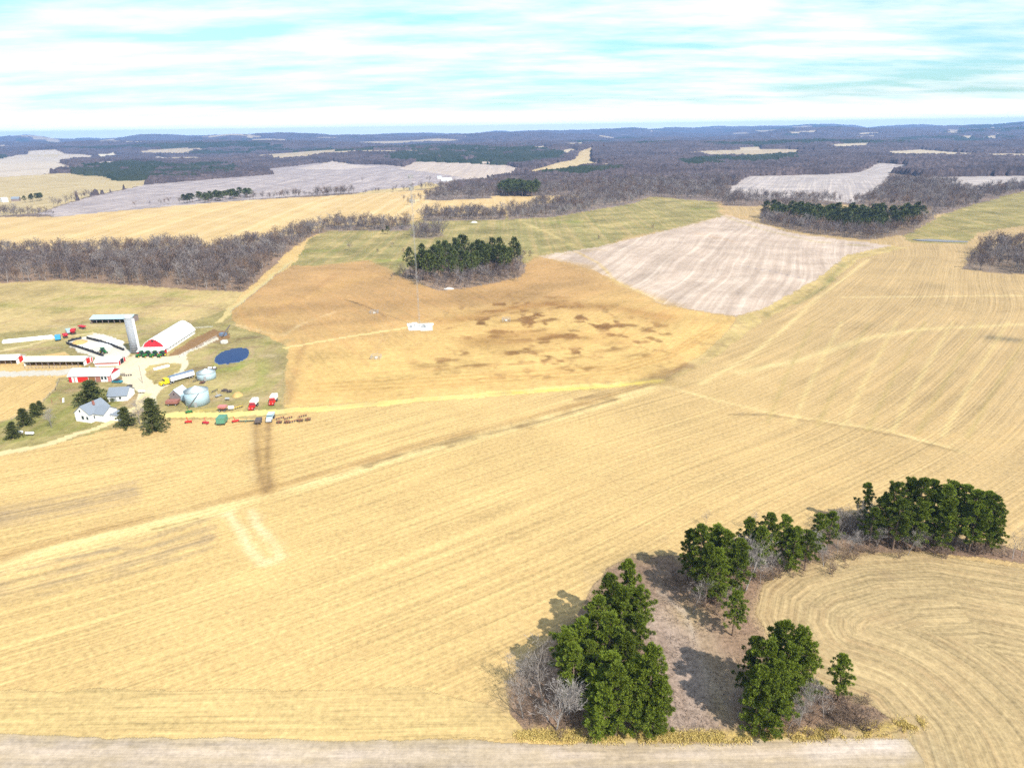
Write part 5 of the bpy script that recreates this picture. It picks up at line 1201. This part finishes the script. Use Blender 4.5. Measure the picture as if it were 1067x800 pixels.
t = stand('yard_lamp', 148.5, 399, 0, 'thin pole with a lamp arm standing in the gravel yard', 'lamp post'); MB().tube((0, 0, 0), (0, 0, 8), .1, .07, 6).build('pole', M['oldwood'], t); MB().tube((0, 0, 7.8), (1.2, 0, 8.1), .04, .04, 5).box((1.3, 0, 8.05), (.5, .2, .15)).build('lamp_head', M['steel'], t)
t = stand('play_set', 59, 419.5, 25, 'red and white play set on the lawn left of the house', 'play set'); MB().tube((-1.5, -.8, 0), (-1.5, 0, 2.1), .05).tube((-1.5, .8, 0), (-1.5, 0, 2.1), .05).tube((1.5, -.8, 0), (1.5, 0, 2.1), .05).tube((1.5, .8, 0), (1.5, 0, 2.1), .05).tube((-1.5, 0, 2.1), (1.5, 0, 2.1), .05).build('frame', M['redwood'], t); MB().box((2.4, 0, .6), (.6, 2.4, .08), rx=.5).build('slide', M['white'], t)
# farm trees
def ptree(name, proto, x, y, ty, label, wide=1.0, cat='tree', group=None):
    P = P3(x, y); return plant(name, proto, P, height_to(P, ty), label, cat, group, None, wide)
ptree('spruce_tree', SPR[0], 97, 422, 397, 'big dark spruce between the machine shed and farmhouse', 1.9)
ptree('spruce_tree', SPR[1], 162.5, 448, 416, 'green spruce with sweeping boughs by the lane to the yard', 1.25)
ptree('spruce_tree', SPR[0], 132, 444, 425, 'dark round spruce by the lane right of the farmhouse', 1.6)
for x, y, ty, lab in ((14.5, 456, 440, 'conifer nearest the left edge on the lawn'), (27, 442.5, 426, 'middle conifer of the row on the lawn'), (37.5, 433.5, 420, 'broad small conifer of the row on the lawn'), (42.5, 427, 417.5, 'smallest conifer at the top of the row on the lawn')):
    ptree('spruce_tree', SPR[1], x, y, ty, lab, 1.5, 'tree', 'conifer row on the lawn')
ptree('bare_tree', PALE[2], 54.5, 446, 424, 'grey leafless tree alone on the lawn left of the farmhouse', .8)
ptree('bare_tree', BARE[1], 146, 442, 418, 'brown leafless tree between the two spruces by the lane', 1.2)
ptree('bare_tree', BARE[3], 152, 430, 413, 'brown leafless tree at the mouth of the yard', 1.1)

# ------------------------------------------------------------------ radio mast with fenced pad and guy anchors
P = P3(437.3, 341); hm_ = height_to(P, 181)
mast = empty('radio_mast', P, 0, 'tall slender lattice radio mast rising from the fenced pad in the orange field', 'radio mast')
def lattice(z0, z1, wd, n_):
    m_ = MB(); c = [(wd/2/.866*math.cos(a), wd/2/.866*math.sin(a)) for a in (math.pi/2, math.pi*7/6, math.pi*11/6)]
    for x, y in c: m_.tube((x, y, z0), (x, y, z1), .032, .032, 5)
    for i in range(n_):
        za, zb = z0+(z1-z0)*i/n_, z0+(z1-z0)*(i+1)/n_
        for k_ in range(3):
            a, b = c[k_], c[(k_+1) % 3]; m_.tube((*a, za), (*b, zb), .017, .017, 4); m_.tube((*a, zb), (*b, zb), .017, .017, 4)
    return m_
lattice(0, hm_-1, .7, 44).build('lattice', M['steel'], mast)
for zz, lab in ((hm_-1.5, 'top'), (hm_-7, 'mid'), (hm_-13.5, 'low')):
    fr_ = MB()
    for k_ in range(3):
        a = math.pi/6+k_*2*math.pi/3; b = a+2*math.pi/3; ra = 1.5
        fr_.tube((ra*math.cos(a), ra*math.sin(a), zz), (ra*math.cos(b), ra*math.sin(b), zz), .05, .05, 5); fr_.tube((.4*math.cos(a), .4*math.sin(a), zz), (ra*math.cos(a), ra*math.sin(a), zz), .05, .05, 5)
    f_ = fr_.build('antenna_frame', M['steel'], mast)
    for k_ in range(3):
        for j in (.12, .38, .62, .88):
            a = math.pi/6+k_*2*math.pi/3; b = a+2*math.pi/3; x = 1.5*(math.cos(a)*(1-j)+math.cos(b)*j); y = 1.5*(math.sin(a)*(1-j)+math.sin(b)*j)
            MB().box((x*1.08, y*1.08, zz), (.16, .12, 2.0), rz=(a+b)/2).build('antenna', M['steel'], f_)
MB().tube((0, 0, hm_-1), (0, 0, hm_), .05, .02, 5).build('lightning_rod', M['steel'], mast)
MB().box((0, 0, .2), (1.8, 1.8, .4)).build('footing', M['pale'], mast)
for ax_, ay_, lab in ((392, 373.5, 'near left'), (527.5, 334.5, 'right'), (390, 326.5, 'far left')):
    Q = P3(ax_, ay_)
    for z in (.32, .62, .9): MB().tube((0, 0, hm_*z), tuple(Q-P+np.array([0, 0, .6])), .014, .014, 3).build('guy_wire', M['steel'], mast)
    an = empty('guy_anchor', Q, 0, {'near left': 'grey fenced guy anchor alone in the orange field, nearest the lane', 'right': 'grey fenced guy anchor right of the mast among dark smears', 'far left': 'faint fenced guy anchor behind the access track'}[lab], 'guy anchor', 'guy anchors of the mast')
    MB().box((0, 0, .35), (1.2, 1.2, .7)).build('anchor_block', M['pale'], an)
    m_ = MB()
    for sx_ in (-1, 1):
        for sy_ in (-1, 1): m_.box((sx_*2.2, sy_*1.8, .9), (.12, .12, 1.8))
    for z in (.3, .9, 1.5, 1.75):
        for s in (-1, 1): m_.box((0, s*1.8, z), (4.3, .05, .08)).box((s*2.2, 0, z), (.05, 3.5, .08))
    m_.build('fence', M['steel'], an)
t = empty('pad_fence', P, R(-2), 'square chain-link fence round the foot of the mast', 'fence'); m_ = MB()
Wf, Df = 9.0, 6.5
for i in range(7):
    for s in (-1, 1): m_.tube((-Wf/2+Wf*i/6, s*Df/2, 0), (-Wf/2+Wf*i/6, s*Df/2, 2.1), .05, .05, 5)
m_.build('posts', M['steel'], t); m_ = MB()
for z in (.1, .5, .9, 1.3, 1.7, 2.05):
    for s in (-1, 1): m_.box((0, s*Df/2, z), (Wf, .03, .03)).box((s*Wf/2, 0, z), (.03, Df, .03))
m_.build('mesh_wire', M['steel'], t)
for dx, dy, sz, lab in ((-2.8, .4, (2.6, 1.9, 2.3), 'white equipment hut on the left of the mast pad'), (2.2, .2, (1.4, .8, 1.7), 'grey cabinet on the right of the mast pad'), (3.4, -.6, (.9, .7, 1.3), 'smaller white cabinet by the pad fence')):
    o = empty('equipment_cabinet', P+np.array([dx, dy, .05]), 0, lab, 'cabinet', 'cabinets on the mast pad')
    MB().box((0, 0, sz[2]/2), sz).build('body', M['white' if dx != 2.2 else 'steel'], o); MB().box((0, 0, sz[2]+.05), (sz[0]+.2, sz[1]+.2, .1)).build('roof', M['pale'], o); MB().box((0, -sz[1]/2-.03, sz[2]*.45), (.7, .05, sz[2]*.8)).build('door', M['steel'], o)
# rubble heap at the pine grove, the white stone on the hill, far farms
heap(468, 301, 3.5, 2.2, .9, 'pale', 'pale rubble heap at the near edge of the pine grove', name='rubble_heap', cat='rubble heap')
heap(494, 232, 4, 2.5, 1.6, 'pale', 'pale stone heap on the crest of the green hill', name='stone_heap', cat='stone heap')
def farfarm(name, label, A, B, D, wh, rise, mw, mr): gable(name, label, A, B, D, wh, rise, 'x', M[mw], M[mr], .5, cat='barn' if 'barn' in name else 'house')
farfarm('barn', 'white barn of the far farm across the valley', (460, 189), (470, 189), 9, 3.5, 3, 'white', 'whiteroof')
farfarm('barn', 'smaller white barn left of its larger neighbour at the far valley farm', (456, 186.6), (460, 186.5), 8, 3.5, 2.5, 'white', 'bintop')
farfarm('farmhouse', 'white house half hidden by pines at the far left edge', (3, 211), (9, 210.5), 9, 4.5, 3, 'white', 'whiteroof')
farfarm('barn', 'grey-roofed barn beside the white house at the far left edge', (12, 210), (20, 209.6), 10, 4, 3, 'oldwood', 'greyroof')
HAZE, DENOISE = True, False

# ------------------------------------------------------------------ light, sky, air, camera
SUN_AZ = np.array([.62, -.78]); SUN_AZ /= np.linalg.norm(SUN_AZ); SUN_EL = R(44)
to_sun = np.array([SUN_AZ[0]*math.cos(SUN_EL), SUN_AZ[1]*math.cos(SUN_EL), math.sin(SUN_EL)])
from mathutils import Vector, Matrix
ld = bpy.data.lights.new('sun', 'SUN'); ld.energy = 4.2; ld.angle = R(.5); ld.color = (1, .95, .86)
lo = bpy.data.objects.new('sun', ld); COL.objects.link(lo); lo.rotation_euler = Vector(to_sun).to_track_quat('Z', 'Y').to_euler(); lo.location = (0, 0, 300)
w = bpy.data.worlds.new('World'); S.world = w; w.use_nodes = True
nt = w.node_tree; nt.nodes.clear(); N = NT(nt)
sky = N.n('ShaderNodeTexSky', sky_type='NISHITA'); sky.sun_disc = False
sky.sun_elevation = SUN_EL; sky.sun_rotation = math.atan2(to_sun[0], to_sun[1]); sky.altitude = 300; sky.air_density = 1.0; sky.dust_density = .6; sky.ozone_density = 1.5
tc = N.n('ShaderNodeTexCoord').outputs['Generated']
sx = N.n('ShaderNodeSeparateXYZ'); N.link(tc, sx.inputs[0])
zc = N.math('MAXIMUM', sx.outputs[2], 0.0)
den = N.math('ADD', zc, .09)
cx_ = N.n('ShaderNodeCombineXYZ'); N.link(N.math('DIVIDE', sx.outputs[0], den), cx_.inputs[0]); N.link(N.math('DIVIDE', sx.outputs[1], den), cx_.inputs[1])
cl1 = N.noise(N.vscale(cx_.outputs[0], (.62, 1.25, 1), (8.4, 6.1, 0)), 1.0, 6, .6)
cl2 = N.noise(N.vscale(cx_.outputs[0], (1.5, 2.9, 1), (.3, 5.1, 0)), 1.0, 5, .6)
cl = N.math('ADD', N.math('MULTIPLY', cl1, .64), N.math('MULTIPLY', cl2, .36))
cov = N.math('MULTIPLY', N.math('SUBTRACT', cl, .40), 4.6, clamp=True)
hz = N.math('MULTIPLY', N.math('SUBTRACT', .034, zc), 34.0, clamp=True)      # thin bright veil low down
tint = N.mix(N.math('DIVIDE', zc, .24, clamp=True), (.68, 1.0, 1.06, 1), (1.4, 1.76, 1.74, 1))      # paler, greener blue overhead
blue = N.mix(1.0, sky.outputs[0], tint, 'MULTIPLY')
colr = N.mix(cov, blue, (9.2, 9.5, 9.5, 1))
colr = N.mix(N.math('MULTIPLY', hz, .75), colr, (18, 20, 20, 1))
bg = N.n('ShaderNodeBackground'); N.link(colr, bg.inputs[0]); bg.inputs[1].default_value = .085
wo = N.n('ShaderNodeOutputWorld'); N.link(bg.outputs[0], wo.inputs[0])

# the air
mb = MB(); ztop = max(float(GZ.max())+25, 190); zbot = float(GZ.min())-1; print('land', GZ.min(), GZ.max())
mb.box((0, 0, (ztop+zbot)/2), (33600, 33600, ztop-zbot))
hm, nt = new_mat('air'); N = NT(nt)
pv = N.n('ShaderNodeVolumePrincipled'); pv.inputs['Color'].default_value = (.34, .56, 1.0, 1); pv.inputs['Density'].default_value = 9.0e-5; pv.inputs['Anisotropy'].default_value = .1
oo = N.n('ShaderNodeOutputMaterial'); N.link(pv.outputs[0], oo.inputs['Volume'])
if HAZE: tag(mb.build('haze', hm), kind='stuff')

cd = bpy.data.cameras.new('camera'); cd.sensor_width = 36; cd.lens = 36*FPX/1067; cd.clip_end = 80000; cd.clip_start = 1
co = bpy.data.objects.new('camera', cd); COL.objects.link(co)
m = Matrix(((rgt[0], upv[0], -fwd[0], 0), (rgt[1], upv[1], -fwd[1], 0), (rgt[2], upv[2], -fwd[2], CAM_H), (0, 0, 0, 1)))
co.matrix_world = m; S.camera = co
S.view_settings.view_transform = 'Standard'; S.view_settings.look = 'None'; S.view_settings.gamma = 1; S.view_settings.use_curve_mapping = False
S.view_settings.exposure = .66
S.cycles.use_denoising = DENOISE; S.cycles.max_bounces = 5; S.cycles.diffuse_bounces = 2; S.cycles.glossy_bounces = 2; S.cycles.transmission_bounces = 2; S.cycles.transparent_max_bounces = 4; S.cycles.volume_bounces = 0
S.cycles.use_adaptive_sampling = True; S.cycles.adaptive_threshold = .02
